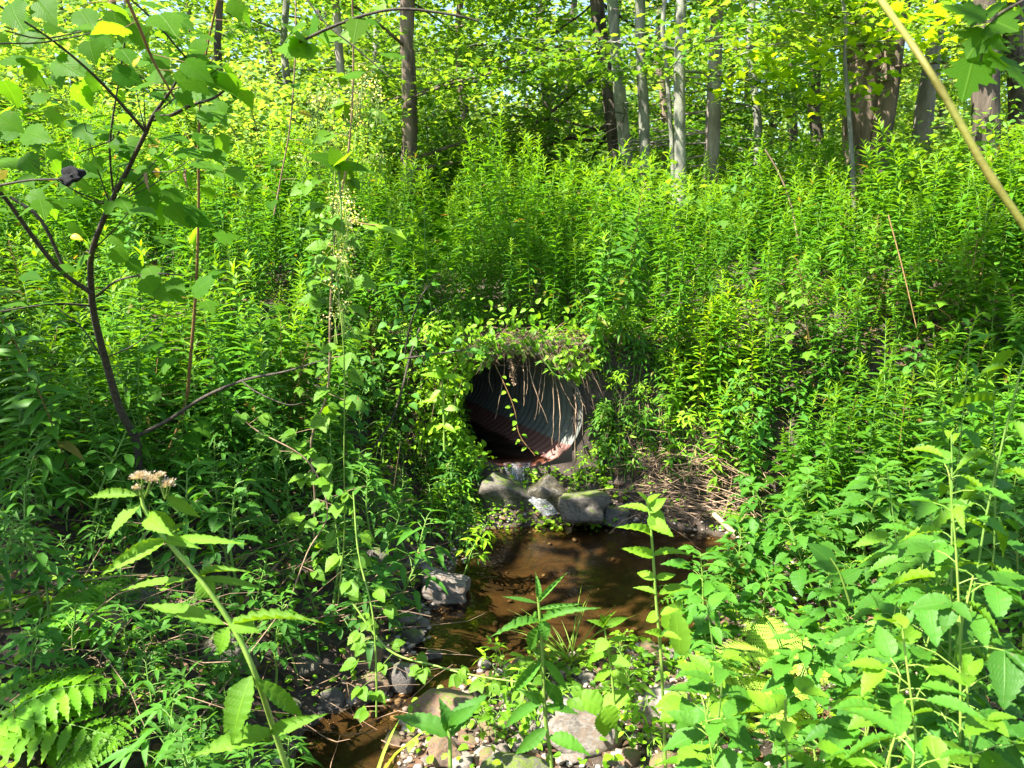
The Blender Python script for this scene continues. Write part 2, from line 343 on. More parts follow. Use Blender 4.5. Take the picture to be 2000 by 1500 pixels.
def serr(prof, n, tooth, arch, fold, wave=0.0, asp=0.5):
    st, wd = [0.0], [0.02]
    for i in range(1, n):
        x = i / n; b = prof(x); st += [x - 0.35 / n, x]; wd += [b * (1 - tooth), b * (1 + tooth)]
    st.append(1.0); wd.append(0.0)
    return strip(st, wd, arch, fold, wave, 0.0, asp)
ovate = lambda x: 0.5 * (math.sin(math.pi * min(1, x ** 0.72)) ** 0.85)
lanc = lambda x: 0.5 * (math.sin(math.pi * x ** 0.85) ** 1.1)
OVATE = serr(ovate, 9, 0.055, 0.26, 0.20, 0.02)
JOE = serr(lanc, 12, 0.07, 0.30, 0.30, 0.04, .28)
JOEF = serr(lanc, 10, 0.13, 0.16, 0.25, 0.10, .16)
OV4 = strip([0, .15, .45, .75, 1], [.02, .42, .5, .3, 0], 0.2, 0.2)
LEAFLET = strip([0, .3, .7, 1], [.05, .42, .45, .05], 0.1, 0.15)
GRASS = strip([0, .25, .5, .75, 1], [.5, .5, .45, .3, 0], 0.55, 0.6, asp=.03)
DIAM = (np.array([(0, 0, 0), (.42, .5, .03), (1, 0, -.1), (.42, -.5, .03)], float), np.array([(0, 2, 1), (0, 3, 2)]), np.array([(0, 0), (.4, 1), (1, 0), (.4, -1)], float))
def lobed(half, arch=0.15, cup=0.1):
    """leaf from half an outline [(x,y)...] from base to tip; fan from the midrib"""
    V = [(0, 0, 0), (0.38, 0, -arch * 0.14)]; U = [(0, 0), (.38, 0)]
    for x, y in half: V.append((x, y, -arch * x * x + cup * y * y - 0.10 * y * y * 2)); U.append((x, y * 2))
    V.append((1, 0, -arch)); U.append((1, 0)); tip = len(V) - 1
    for x, y in half: V.append((x, -y, -arch * x * x + cup * y * y - 0.10 * y * y * 2)); U.append((x, -y * 2))
    k = len(half); L = [0] + [2 + i for i in range(k)] + [tip]; Rr = [0] + [tip + 1 + i for i in range(k)] + [tip]; F = []
    for i in range(len(L) - 1): F.append((1, L[i + 1], L[i])); F.append((1, Rr[i], Rr[i + 1]))
    return np.array(V, float), np.array(F), np.array(U, float)
LOB3 = lobed([(-.02, .2), (.12, .42), (.34, .36), (.40, .5), (.62, .34), (.80, .14)], 0.2)
LOBT = lobed([(-.06, .14), (-.02, .30), (.08, .44), (.16, .40), (.22, .52), (.33, .50), (.42, .60), (.46, .42), (.55, .40), (.60, .30), (.70, .28), (.78, .16), (.88, .12)], 0.28)
HEART = lobed([(-.10, .12), (-.12, .28), (-.03, .42), (.12, .50), (.30, .50), (.48, .42), (.66, .30), (.84, .14)], 0.25)
MAPLE = lobed([(-.05, .25), (.05, .30), (.12, .52), (.22, .38), (.40, .66), (.42, .45), (.50, .42), (.48, .22), (.66, .28), (.72, .16), (.84, .14)], 0.22)
SIMP = lobed([(.08, .36), (.34, .30), (.44, .52), (.58, .24)], 0.2)

rng = np.random.RandomState(11); random.seed(5)
def rvec(n, s=1.0, r=None): return (r or rng).normal(0, s, (n, 3))
def path(p0, pts_dir, n): pass
def catmull(P, k=6):
    P = [Vector(p) for p in P]; P = [P[0] * 2 - P[1]] + P + [P[-1] * 2 - P[-2]]; out = []
    for i in range(1, len(P) - 2):
        for j in range(k):
            t = j / k; a, b, c, d = P[i - 1], P[i], P[i + 1], P[i + 2]
            out.append(0.5 * ((2 * b) + (c - a) * t + (2 * a - 5 * b + 4 * c - d) * t * t + (-a + 3 * b - 3 * c + d) * t ** 3))
    out.append(P[-2]); return out
def lerp_r(r, n): x = np.linspace(0, 1, len(r)); return np.interp(np.linspace(0, 1, n), x, r)
def pxpath(pts, k=5):
    """[(px,py,Y,width_px)] -> smooth points and radii"""
    P = catmull([at(a, b, Y) for a, b, Y, w_ in pts], k); r = lerp_r([m_px(w_, Y) / 2 for a, b, Y, w_ in pts], len(P)); return P, r

# ------------------------------------------------------------------ ground and water
PIPE_C = at(1013, 803, 5.33); PIPE_R = 0.425; AX = Vector((-math.sin(R(26)), math.cos(R(26)), 0.01)).normalized()
def build_ground():
    xs = np.concatenate([-np.geomspace(120, 5.2, 26), np.arange(-5, 5.001, 0.045), np.geomspace(5.2, 120, 26)])
    ys = np.concatenate([-np.geomspace(60, 1, 14), np.arange(-0.8, 1.5, 0.15), np.arange(1.5, 9.001, 0.045), np.geomspace(9.2, 160, 34)])
    X, Y = np.meshgrid(xs, ys); Z = ground(X, Y)
    V = np.stack([X, Y, Z], -1).reshape(-1, 3); nx = len(xs); i = np.arange(len(ys) - 1)[:, None] * nx; j = np.arange(nx - 1)[None]
    F = np.stack([i + j, i + j + 1, i + nx + j + 1, i + nx + j], -1).reshape(-1, 4)
    c = V[F].mean(1); r = c - np.array(PIPE_C); a = np.array(AX); al = r @ a; pr = r - al[:, None] * a; dist = np.linalg.norm(pr, axis=1)
    keep = ~((dist < PIPE_R + 0.005) & (c[:, 1] > 5.27) & (al < 3.4))
    mb = MB(); mb.add(V, F[keep]); return tag(mb.obj('ground', M['ground']), kind='structure')
build_ground()
mb = MB(); wx = np.linspace(-2.2, 2.4, 40); wy = np.linspace(0.9, 5.32, 40); X, Y = np.meshgrid(wx, wy)
i = np.arange(39)[:, None] * 40; j = np.arange(39)[None]; F = np.stack([i + j, i + j + 1, i + 41 + j, i + 40 + j], -1).reshape(-1, 4)
V = np.stack([X, Y, X * 0], -1).reshape(-1, 3); keep = pool_sd(V[F].mean(1)[:, 0], V[F].mean(1)[:, 1]) < 0.16
mb.add(V, F[keep]); tag(mb.obj('water', M['water']), kind='structure')

# ------------------------------------------------------------------ culvert pipe
def pipemat():
    m, n, out = newmat('galvanised_culvert'); ge = N(n, 'ShaderNodeNewGeometry'); pos = ge.outputs['Position']
    sx = N(n, 'ShaderNodeSeparateXYZ'); n.links.new(pos, sx.inputs[0])
    f = nz(n, 7, 6, 0.6, pos); fine = nz(n, 45, 5, 0.6, pos)
    zinc = mixc(n, f, (0.080, 0.086, 0.070), (0.20, 0.205, 0.175)); rust = mixc(n, fine, (0.065, 0.026, 0.018), (0.24, 0.10, 0.075))
    zt = PIPE_C.z - PIPE_R * 0.60
    k = math_(n, 'ADD', sx.outputs[2], math_(n, 'MULTIPLY', f, 0.05)); k2 = math_(n, 'MULTIPLY_ADD', k, -90.0, True); n.nodes[-1].inputs[2].default_value = 90.0 * (zt + 0.025)
    c = mixc(n, k2, zinc, rust); p = N(n, 'ShaderNodeBsdfPrincipled'); n.links.new(c, p.inputs['Base Color'])
    p.inputs['Metallic'].default_value = 0.15; p.inputs['Roughness'].default_value = 0.6
    bu = N(n, 'ShaderNodeBump'); bu.inputs['Strength'].default_value = 0.3; bu.inputs['Distance'].default_value = 0.004
    n.links.new(fine, bu.inputs['Height']); n.links.new(bu.outputs[0], p.inputs['Normal']); n.links.new(p.outputs[0], out.inputs[0]); return m
M['pipe'] = pipemat()
def build_pipe():
    t = thing('culvert_pipe', 'corrugated grey metal culvert with rusty bottom sticking out of the bank', 'culvert', tuple(PIPE_C))
    ax = np.array(AX); side = np.array((ax[1], -ax[0], 0)); up = np.array((0, 0, 1.0)); n = 96; th = np.linspace(0, 2 * np.pi, n, endpoint=False)
    # the mouth is cut square to the view of the bank (a plane of constant y); tiny wear along its edge
    dirs = np.cos(th)[:, None] * side + np.sin(th)[:, None] * up
    def shell(dr, name):
        m = 420; L = 3.6; rows = []
        for i in range(m):
            s = L * i / (m - 1); rr = PIPE_R + dr + 0.012 * np.cos(2 * np.pi * s / 0.076) * min(1, s / 0.04)
            P = dirs * rr; s0 = -P[:, 1] / ax[1] * (1 - s / L) + s + 0.010 * np.sin(th * 3 + 1) * (1 - s / L); rows.append(P + s0[:, None] * ax)
        V = np.concatenate(rows); i = np.arange(m - 1)[:, None] * n; j = np.arange(n)[None]; j2 = (j + 1) % n
        return V, np.stack([i + j, i + j2, i + n + j2, i + n + j], -1).reshape(-1, 4)
    mb = MB(); V, F = shell(0, 'in'); mb.add(V, F); mb.obj('barrel', M['pipe'], t)
    mb = MB(); V2, F2 = shell(0.004, 'out'); mb.add(V2, F2[:, ::-1])
    k = np.arange(n); mb.add(np.concatenate([V[:n], V2[:n]]), np.stack([k, (k + 1) % n, n + (k + 1) % n, n + k], -1)); mb.obj('outer_shell', M['pipe'], t)
    mb = MB(); c = V[-n:].mean(0); mb.add(np.concatenate([V[-n:], [c]]), np.stack([k, (k + 1) % n, np.full(n, n)], -1)); mb.obj('added_end_cap', M['ground'], t)  # added cap for the dark inner end; the real pipe runs on beyond
    return t
build_pipe()
# water running along the bottom of the pipe
mb = MB(); zc = PIPE_C.z - PIPE_R + 0.062; hw = math.sqrt(PIPE_R ** 2 - (PIPE_R - 0.062) ** 2) * 0.98
rows = []; side = np.array((AX.y, -AX.x, 0)); S = np.linspace(0.0, 3.5, 60)
for s in S:
    for k in np.linspace(-1, 1, 12):
        q = side * hw * k; sh = -q[1] / AX.y * max(0, 1 - s / 3.5); p = np.array(PIPE_C) + q + np.array(AX) * (s + sh); p[2] = zc + 0.003 * math.sin(s * 14 + k * 3); rows.append(p)
i = np.arange(59)[:, None] * 12; j = np.arange(11)[None]; mb.add(np.array(rows), np.stack([i + j, i + j + 1, i + 13 + j, i + 12 + j], -1).reshape(-1, 4))
tag(mb.obj('stream_in_pipe', watermat('pipe_water', (0.35, 0.22, 0.12), 0.5, 14)), kind='structure')

# ------------------------------------------------------------------ rocks
def rock_mesh(seed, sub=4, rough=0.15, facets=8, slab=False):
    if slab: rough, facets = .20, 17
    bpy_rng = random.Random(seed); import bmesh
    bm = bmesh.new(); bmesh.ops.create_icosphere(bm, subdivisions=sub, radius=1.0)
    pl = [(Vector((bpy_rng.gauss(0, 1), bpy_rng.gauss(0, 1), bpy_rng.gauss(0, 1))).normalized(), bpy_rng.uniform(0.50, 0.70) if slab else bpy_rng.uniform(0.58, 0.84)) for _ in range(facets)]
    if slab:
        pl = [((Vector(n) + Vector([bpy_rng.uniform(-.28, .28) for _ in range(3)])).normalized(), bpy_rng.uniform(.56, .68)) for n in ((1, 0, 0), (-1, 0, 0), (0, 1, 0), (0, -1, 0), (0, 0, 1), (0, 0, -1))] + [(Vector([bpy_rng.gauss(0, 1) for _ in range(3)]).normalized(), bpy_rng.uniform(.72, .82)) for _ in range(4)]
    off = Vector((seed * 3.1, seed * 1.7, 0))
    for v in bm.verts:
        d = v.co.normalized(); r = 1.0
        for nn, h in pl:
            k = d.dot(nn)
            if k > 0: r = min(r, h / k * 1.0 if k > h else r) if k > h else r
        r = r * (1 + rough * mnoise.noise(d * 1.7 + off) + rough * 0.22 * mnoise.noise(d * 5 + off) + rough * 0.13 * mnoise.noise(d * 14 + off))
        v.co = d * r
    for _ in range(2 if slab else 2): bmesh.ops.smooth_vert(bm, verts=bm.verts, factor=0.4, use_axis_x=True, use_axis_y=True, use_axis_z=True)
    me = bpy.data.meshes.new('rock'); bm.to_mesh(me); bm.free()
    for p in me.polygons: p.use_smooth = True
    return me
ROCKS = [  # px centre, py bottom, width px, height px, depth ratio, material, label, tilt, seed
 (990,1020,132,104,.8,'rock_moss','mossy dark rock left of the trickle below the culvert',(0.2,0.3),1),
 (1062,1020,124,92,.8,'rock_wet','wet black slab of rock with water running over it',(0.1,-0.5),2),
 (1140,1024,118,76,.8,'rock_moss','rounded rock with yellow green moss right of the wet slab',(0,0.15),3),
 (1204,1032,80,52,.8,'rock_dark','dark stone in shade at the far right edge of the pool',(0,0),4),
 (1022,960,60,36,.8,'rock_wet','small wet rock just below the mouth of the culvert',(0,0),41),
 (868,1182,128,68,.9,'rock_grey','flat grey rock dappled with leaf shadow at the left edge of the pool',(0.0,0.25),5),
 (815,1120,66,34,.8,'rock_grey','small pale stone behind the flat grey rock',(0,0),6),
 (735,1180,84,98,.8,'rock_moss','tall dark mossy boulder on the left bank above the stones',(0,0.1),7),
 (706,1322,112,92,.8,'rock_tan','big brown cracked boulder on the left edge of the stream',(0,0),8),
 (706,1372,104,54,.8,'rock_tan','tan rounded stone in front of the big brown boulder',(0,-.05),9),
 (789,1368,68,88,.8,'rock_dark','upright dark rounded stone beside the tan stone',(0,0.1),10),
 (862,1425,160,82,.8,'rock_tan','long tan rock with dark bands at the end of the gravel bar',(0,0.05),11),
 (868,1515,90,84,.8,'rock_tan','reddish tan stone at the bottom edge behind the seedling',(0,0),12),
 (768,1466,60,36,.8,'rock_tan','small reddish stone lying in the dark channel',(0,0),13),
 (1125,1478,180,120,.8,'rock_grey','large grey boulder in the gravel with stem shadows on it',(0,.12),14),
 (1310,1424,136,80,.8,'rock_pale','pale sunlit boulder half hidden by leaves right of the grey one',(0,0),15),
 (806,1262,50,34,.8,'rock_moss','small greenish stone at the water edge below the pebbles',(0,0),16),
 (793,1222,52,30,.8,'rock_grey','small grey oval stone above the greenish stone',(0,0),17),
 (848,1310,38,52,.8,'rock_dark','narrow brown stone standing in shallow water',(0,0),18),
 (1010,1530,150,48,.8,'rock_dark','dark low rock cut by the bottom edge of the picture',(0,0),19),
 (455,1335,118,96,.8,'rock_moss','olive rounded boulder in shade on the left bank',(0,0),20),
 (205,1268,130,84,.8,'rock_tan','slanting slab with stripes of sun on the left bank',(0.1,-.5),21),
 (255,1200,120,60,.8,'rock_dark','dark block of rock above the striped slab',(0,0),22),
 (902,1070,34,44,.8,'rock_tan','little reddish stone by the reeds at the pool edge',(0,0),23),
 (600,1330,66,50,.8,'rock_moss','mossy stone between the olive and the brown boulder',(0,0),24),
 (640,1395,60,60,.8,'rock_dark','dark stone left of the tan rounded stone',(0,0),25),
 (1060,1380,60,34,.8,'rock_pale','pale flat stone on the gravel bar near the water',(0,0),26),
 (1420,1330,70,40,.8,'rock_pale','pale stone in the leaves at the right end of the gravel',(0,0),27),
 (560,1400,60,36,.8,'rock_dark','black wet stone in the shaded lower left channel',(0,0),28),
]
for (px, pb, wp, hp, dr, mt, lab, tl, sd) in ROCKS:
    P = hit(px, pb - hp * 0.2); W_, H_ = m_px(wp, P.y) / 2, m_px(hp, P.y) / 2
    me = rock_mesh(sd, 4 if wp < 70 else 5, slab=sd in (1, 2, 3, 4, 41, 5, 6, 8, 21)); me.materials.append(M[mt]); o = bpy.data.objects.new('rock', me); COL.objects.link(o)
    if sd in (1, 2, 41): P.y += .06
    if sd == 3: P.y -= .10; P.z += .03
    up = .95 if sd in (20, 21, 22, 24, 7) else .8 if sd == 5 else .45
    o.location = (P.x, P.y + W_ * dr * (0.3 if up < .5 else -.1), P.z + H_ * up); o.scale = (W_ * 1.12, W_ * dr, H_ * 1.15); o.rotation_euler = (tl[0], tl[1], 0); tag(o, lab, 'rock', 'rocks along the stream')
sm_meshes = []
for s in range(6):
    me = rock_mesh(60 + s, 3); me.materials.append(M[['rock_grey', 'rock_pale', 'rock_tan'][s % 3]]); sm_meshes.append(me)
k = 0; r_ = random.Random(8)
while k < 60:
    px, py = r_.uniform(640, 1480), r_.uniform(1150, 1500); P = hit(px, py); d = float(pool_sd([P.x], [P.y])[0])
    if not (0 < d < 0.35 or (P.x > -0.35 and P.x < 1.2 and 2.2 < P.y < 3.4 and d > 0)): continue
    o = bpy.data.objects.new('stone', sm_meshes[k % 6]); COL.objects.link(o); s = r_.uniform(0.022, 0.055)
    o.location = (P.x, P.y, P.z + s * 0.25); o.scale = (s * r_.uniform(1, 1.5), s, s * r_.uniform(.6, .8)); o.rotation_euler = (0, 0, r_.uniform(0, 6))
    tag(o, 'fist sized stone on the gravelly edge of the pool', 'stone', 'small stones round the pool'); k += 1
# gravel and pebbles
def pebble_base(seed):
    me = rock_mesh(seed, 2 if False else 1, 0.2, 4); V = np.array([v.co[:] for v in me.vertices]); F = np.array([list(p.vertices) for p in me.polygons]); bpy.data.meshes.remove(me); return V, F, np.zeros((len(V), 2))
def gravel():
    mb = MB(); r = np.random.RandomState(2); X = r.uniform(-1.3, 1.9, 60000); Y = r.uniform(1.8, 5.2, 60000); d = pool_sd(X, Y)
    keep = ((d > -0.07) & (d < 0.10) & (r.rand(60000) < 0.30)) | ((d > 0) & (X > -0.5) & (X < 1.5) & (Y < 3.45) & (r.rand(60000) < 0.40 * np.clip(1.5 - d * .9, 0, 1))) | ((d < 0) & (r.rand(60000) < 0.008))
    X, Y = X[keep], Y[keep]; Z = ground(X, Y); n = len(X)
    for s in range(4):
        q = np.arange(n) % 4 == s; m = q.sum(); sz = 0.005 + 0.030 * r.rand(m) ** 4
        a = r.uniform(0, 6.3, m); D = np.stack([np.cos(a), np.sin(a), r.normal(0, .15, m)], -1); U = np.stack([r.normal(0, .2, m), r.normal(0, .2, m), np.ones(m)], -1)
        b = pebble_base(90 + s); b = (b[0] * np.array([1.3, 1, .65]), b[1], b[2]); mb.inst(b, np.stack([X[q], Y[q], Z[q] + sz * .25], -1), D, U, sz, tint=r.rand(m))
    m_, n_, out = newmat('pebble'); ge = N(n_, 'ShaderNodeNewGeometry'); c = ramp(n_, ge.outputs['Random Per Island'], [(0, (0.09, 0.065, 0.046)), (.3, (0.28, 0.20, 0.145)), (.6, (0.35, 0.26, 0.19)), (.8, (0.22, 0.20, 0.185)), (1, (0.38, 0.31, 0.24))])
    p = N(n_, 'ShaderNodeBsdfPrincipled'); p.inputs['Roughness'].default_value = 0.7; n_.links.new(c, p.inputs['Base Color']); n_.links.new(p.outputs[0], out.inputs[0])
    tag(mb.obj('gravel', m_), 'pale gravel and pebbles on the bar and in the edge of the stream', 'gravel', kind='stuff')
gravel()
# trickle from the lip of the pipe over the wet slab
def trickle():
    m, n, out = newmat('falling_water'); ge = N(n, 'ShaderNodeNewGeometry'); pos = ge.outputs['Position']
    p = N(n, 'ShaderNodeBsdfPrincipled'); p.inputs['Base Color'].default_value = (0.85, 0.88, 0.9, 1); p.inputs['Roughness'].default_value = 0.06; p.inputs['Specular IOR Level'].default_value = 1.0
    bu = N(n, 'ShaderNodeBump'); bu.inputs['Strength'].default_value = 1.0; bu.inputs['Distance'].default_value = 0.01; f = nz(n, 90, 3, 0.6, pos); n.links.new(f, bu.inputs['Height']); n.links.new(bu.outputs[0], p.inputs['Normal'])
    tr = N(n, 'ShaderNodeBsdfTransparent'); mx = N(n, 'ShaderNodeMixShader'); n.links.new(ramp(n, nz(n, 55, 3, 0.6, pos), [(.52, (0.14, 0.14, 0.14)), (.66, (.42, .42, .42))]), mx.inputs[0])
    n.links.new(tr.outputs[0], mx.inputs[1]); n.links.new(p.outputs[0], mx.inputs[2]); n.links.new(mx.outputs[0], out.inputs[0])
    mb = MB(); r = random.Random(4)
    def sheet(rows, nx, amp):
        V = []; m = len(rows)
        for a, (A, B) in enumerate(rows):
            for b in range(nx):
                u = b / (nx - 1); P = A.lerp(B, u); V.append((P.x, P.y - amp * (math.sin(u * 23 + a * .3) * .5 + math.sin(u * 51 + a * .55) * .35 + r.uniform(-.2, .2)), P.z))
        i = np.arange(m - 1)[:, None] * nx; j = np.arange(nx - 1)[None]; mb.add(np.array(V), np.stack([i + j, i + j + 1, i + nx + j + 1, i + nx + j], -1).reshape(-1, 4))
    L = catmull([at(982, 903, 5.38), at(984, 911, 5.30), at(990, 926, 5.255), at(994, 948, 5.23)], 6); Rr = catmull([at(1036, 901, 5.38), at(1034, 911, 5.30), at(1026, 926, 5.255), at(1024, 948, 5.23)], 6); sheet(list(zip(L, Rr)), 40, .006)
    L = catmull([at(994, 946, 5.23), at(1010, 962, 5.14), at(1040, 985, 5.02), at(1060, 1008, 4.93)], 7); Rr = catmull([at(1026, 946, 5.23), at(1046, 960, 5.14), at(1074, 982, 5.02), at(1092, 1004, 4.93)], 7); sheet(list(zip(L, Rr)), 36, .008)
    for q in range(9):
        x0 = r.uniform(986, 1032); P = catmull([at(x0, 912, 5.29), at(x0 + r.uniform(-2, 3), 927, 5.24), at(x0 + r.uniform(-4, 5), 946, 5.20)], 4); mb.tube(P, lerp_r([.004, .003, .004], len(P)) * r.uniform(.5, 1.2), 7)
    tag(mb.obj('falling_water', m), 'thin trickle of water falling from the culvert over the rocks', 'water', kind='stuff')
trickle()

# ------------------------------------------------------------------ goldenrods
def goldenrod(H, seed, lod=0, bend=0.08, leafL=0.14, dens=66):
    r = np.random.RandomState(seed); az = r.uniform(0, 6.3); zs = np.linspace(0, 1, 9)
    pts = np.stack([bend * H * zs ** 2 * math.cos(az) + .006 * np.sin(zs * 9 + seed), bend * H * zs ** 2 * math.sin(az) + .006 * np.cos(zs * 7), H * zs], -1)
    st = MB(); st.tube(pts, np.interp(zs, [0, 1], [.0042, .0016]), 5 if lod == 0 else 3)
    n = int(dens * H); t = np.linspace(0.16, 0.985, n) ** 0.95; P = np.stack([np.interp(t, zs, pts[:, k]) for k in range(3)], -1)
    a = np.arange(n) * 2.39996 + r.normal(0, .25, n); el = np.interp(t, [0, .3, .8, .93, 1], [-.5, -.05, .35, .8, 1.25]) + r.normal(0, .16, n)
    D = np.stack([np.cos(a) * np.cos(el), np.sin(a) * np.cos(el), np.sin(el)], -1); U = np.stack([r.normal(0, .25, n), r.normal(0, .25, n), np.ones(n)], -1) - D * 0.2
    L = leafL * np.interp(t, [0, .25, .7, .92, 1], [.55, .95, .95, .6, .3]) * r.uniform(.75, 1.15, n)
    lf = MB(); lf.inst(LANCE if lod == 0 else LANCE2, P, D, U, L, L * r.uniform(.20, .28, n), tint=np.interp(t, [0, .75, 1], [0, .25, .95]))
    if seed % 3 == 0:                                       # side shoots
        for q in range(3):
            zt = r.uniform(.6, .85); p0 = np.array([np.interp(zt, zs, pts[:, k]) for k in range(3)]); aa = r.uniform(0, 6.3); p1 = p0 + np.array([math.cos(aa) * .07, math.sin(aa) * .07, .14]); st.tube([p0, (p0 + p1) / 2 + [0, 0, -.01], p1], [.0016, .0014, .001], 3)
            m = 9; tt = np.linspace(.3, 1, m); PP = p0 + (p1 - p0) * tt[:, None]; b = np.arange(m) * 2.4; e2 = np.interp(tt, [0, 1], [.2, 1.1])
            lf.inst(LANCE if lod == 0 else LANCE2, PP, np.stack([np.cos(b) * np.cos(e2), np.sin(b) * np.cos(e2), np.sin(e2)], -1), np.tile([0., 0, 1], (m, 1)) + .01, .05 * r.uniform(.7, 1.1, m), .010, tint=.6)
    return st, lf
protos = []
for s in range(13):
    st, lf = goldenrod(1.2, s, 0, (.04, .10, .22, .06, .30, .12, .05, .17, .09, .26, .03, .14, .38)[s], .14 * (1, .85, 1.1)[s % 3], (66, 76, 58)[s % 3]); protos.append((st.mesh('stem', M['stemr'] if s in (2, 5) else M['stemg']), lf.mesh('leaves', M['golden'])))
low = []
for s in range(6):
    st, lf = goldenrod(1.2, 40 + s, 1, (.05, .12, .2, .08, .3, .15)[s], dens=60); A = MB()
    V, F4, F3, U, T, M4, M3 = lf.arr(); A.add(V, (F4,), U, 0, T); V, F4, F3, U, T, M4, M3 = st.arr(); A.add(V, (F4,), U, 1, T); low.append(A.arr())
def scatter(n, x0, x1, y0, y1, mind, ok, seed, pts=None):
    r = random.Random(seed); out = [] if pts is None else pts; cell = {}
    for p in out: cell.setdefault((int(p[0] / mind), int(p[1] / mind)), []).append(p)
    for _ in range(n):
        x, y = r.uniform(x0, x1), r.uniform(y0, y1)
        if not ok(x, y): continue
        cx, cy_ = int(x / mind), int(y / mind)
        if any((q[0] - x) ** 2 + (q[1] - y) ** 2 < mind * mind for i in (-1, 0, 1) for j in (-1, 0, 1) for q in cell.get((cx + i, cy_ + j), ())): continue
        out.append((x, y)); cell.setdefault((cx, cy_), []).append((x, y))
    return out
def inpipe(X, Y):
    """over the culvert, where the soil is cut away"""
    r0 = np.asarray(X) - PIPE_C.x; r1 = np.asarray(Y) - PIPE_C.y; al = r0 * AX.x + r1 * AX.y; pe = r0 * AX.y - r1 * AX.x
    return (np.abs(pe) < PIPE_R + .03) & (np.asarray(Y) > 5.12) & (al < .6)
def blocked(x, y):
    """clear view of pipe, pool, gravel bar"""
    sx = x / max(y, .1) * FPX + 1000
    if -0.52 < x < 0.56 and y < 5.66 : return True
    if y < 5.0 and 640 < sx < 1480: return True
    if y < 5.3 and 640 < sx < 1330: return True
    if y < 5.4 and 1130 < sx < 1200: return True
    return False
def okg(x, y):
    if float(pool_sd([x], [y])[0]) < 0.12 or blocked(x, y): return False
    sx = x / y * FPX + 1000
    if x < 0: return y > (3.9 + 0.25 * (x + 1) if x > -1.5 else 3.0)
    if y < 4.8 and sx < 1560: return False
    return y > 3.6 + max(0, (2.0 - x)) * 1.0
pts = scatter(14000, -6.5, 6.5, 3.2, 8.6, 0.135, okg, 3)
pts.sort(key=lambda p: p[1] + 0.15 * abs(p[0]))
PT = np.array(pts); GZ = ground(PT[:, 0], PT[:, 1]); sxs = PT[:, 0] / PT[:, 1] * FPX + 1000
inview = (sxs > -60) & (sxs < 2060); idx = np.where(inview)[0]; chosen = idx[:290]; cs = set(chosen.tolist()); rest = np.array([k for k in range(len(PT)) if k not in cs])
r_ = random.Random(21)
roots = []
for k, (ms, ml) in enumerate(protos):
    rt = thing('goldenrod', 'x', 'goldenrod'); a = bpy.data.objects.new('stem', ms); b = bpy.data.objects.new('leaves', ml)
    for c in (a, b): COL.objects.link(c); c.parent = rt
    roots.append(rt)
def height_at(x, y):
    sx = x / y * FPX + 1000; h = 1.05 + 0.12 * math.sin(x * 2.3 + y)
    if sx < 700: h = 1.12
    if 1290 < sx < 1700 and y < 6: h = 0.98
    if y > 6.3: h *= 1.04 if sx > 1150 else (1.24 if sx > 850 else 1.12)
    if y > 6.3: h *= 1 + .22 * math.sin(x * 4.1 + 1.3 * y) * math.sin(x * 1.7)
    return h
def glabel(x, y):
    sx = x / y * FPX + 1000
    where = ('left of the sapling trunk at the left edge' if sx < 150 else 'behind the sapling trunk' if sx < 330 else 'between the sapling and the hanging vines' if sx < 570 else 'behind the hanging vines' if sx < 720 else 'just left of the culvert' if sx < 880 else
             'on the slope straight above the culvert' if sx < 1130 else 'just right of the culvert' if sx < 1290 else 'in the sunny patch right of the culvert' if sx < 1480 else 'on the bank below the massive tree' if sx < 1720 else 'under the leaning tan stalk' if sx < 1880 else 'at the right edge')
    d = y + .05 * x * x; row = 'front' if d < 4.4 else 'second' if d < 5.0 else 'third' if d < 5.6 else 'fourth' if d < 6.1 else 'hindmost'
    return '%s goldenrod ' + '%s, %s row' % (where, row), 'goldenrods %s' % where
for c, i in enumerate(chosen):
    x, y = PT[i]; h = height_at(x, y) * r_.choice((r_.uniform(.45, .8), r_.uniform(.75, 1.05), r_.uniform(.9, 1.18))) / 1.2; lab, gr = glabel(x, y); lab = lab % ('short' if h < .62 else 'medium tall' if h < .86 else 'tall')
    args = ((x, y, GZ[i] - .02), r_.uniform(0, 6.28), h, lab, gr, (r_.gauss(0, .13) + .06, r_.gauss(0, .14)))
    if c < len(roots):
        o = roots[c]; o.location = args[0]; o.rotation_euler = (args[5][0], args[5][1], args[1]); o.scale = (h,) * 3; o['label'] = lab; o['group'] = gr
    else: dup(roots[c % len(roots)], *args)
mb = MB(); rr = np.random.RandomState(9)
for s in range(6):
    q = rest[np.arange(len(rest)) % 6 == s]; P = np.stack([PT[q, 0], PT[q, 1], GZ[q] - .02], -1); hh = np.array([height_at(a, b) for a, b in PT[q]]) / 1.2 * rr.uniform(.5, 1.18, len(q))
    mb.merge(low[s], P, rr.uniform(0, 6.3, len(q)), hh, rr.normal(0, .12, (len(q), 2)))
    X9 = rr.uniform(-11, 11, 170); Y9 = rr.uniform(8.6, 14, 170); k9 = np.abs(X9 / Y9) < .75; X9, Y9 = X9[k9], Y9[k9]; mb.merge(low[s], np.stack([X9, Y9, ground(X9, Y9)], -1), rr.uniform(0, 6.3, len(X9)), rr.uniform(.7, 1.2, len(X9)), rr.normal(0, .12, (len(X9), 2)))
tag(mb.obj('goldenrod_thicket', [M['golden'], M['stemg']]), 'dense thicket of goldenrods covering the top of the bank', 'goldenrods', kind='stuff')
print('goldenrods', len(PT), len(rest))
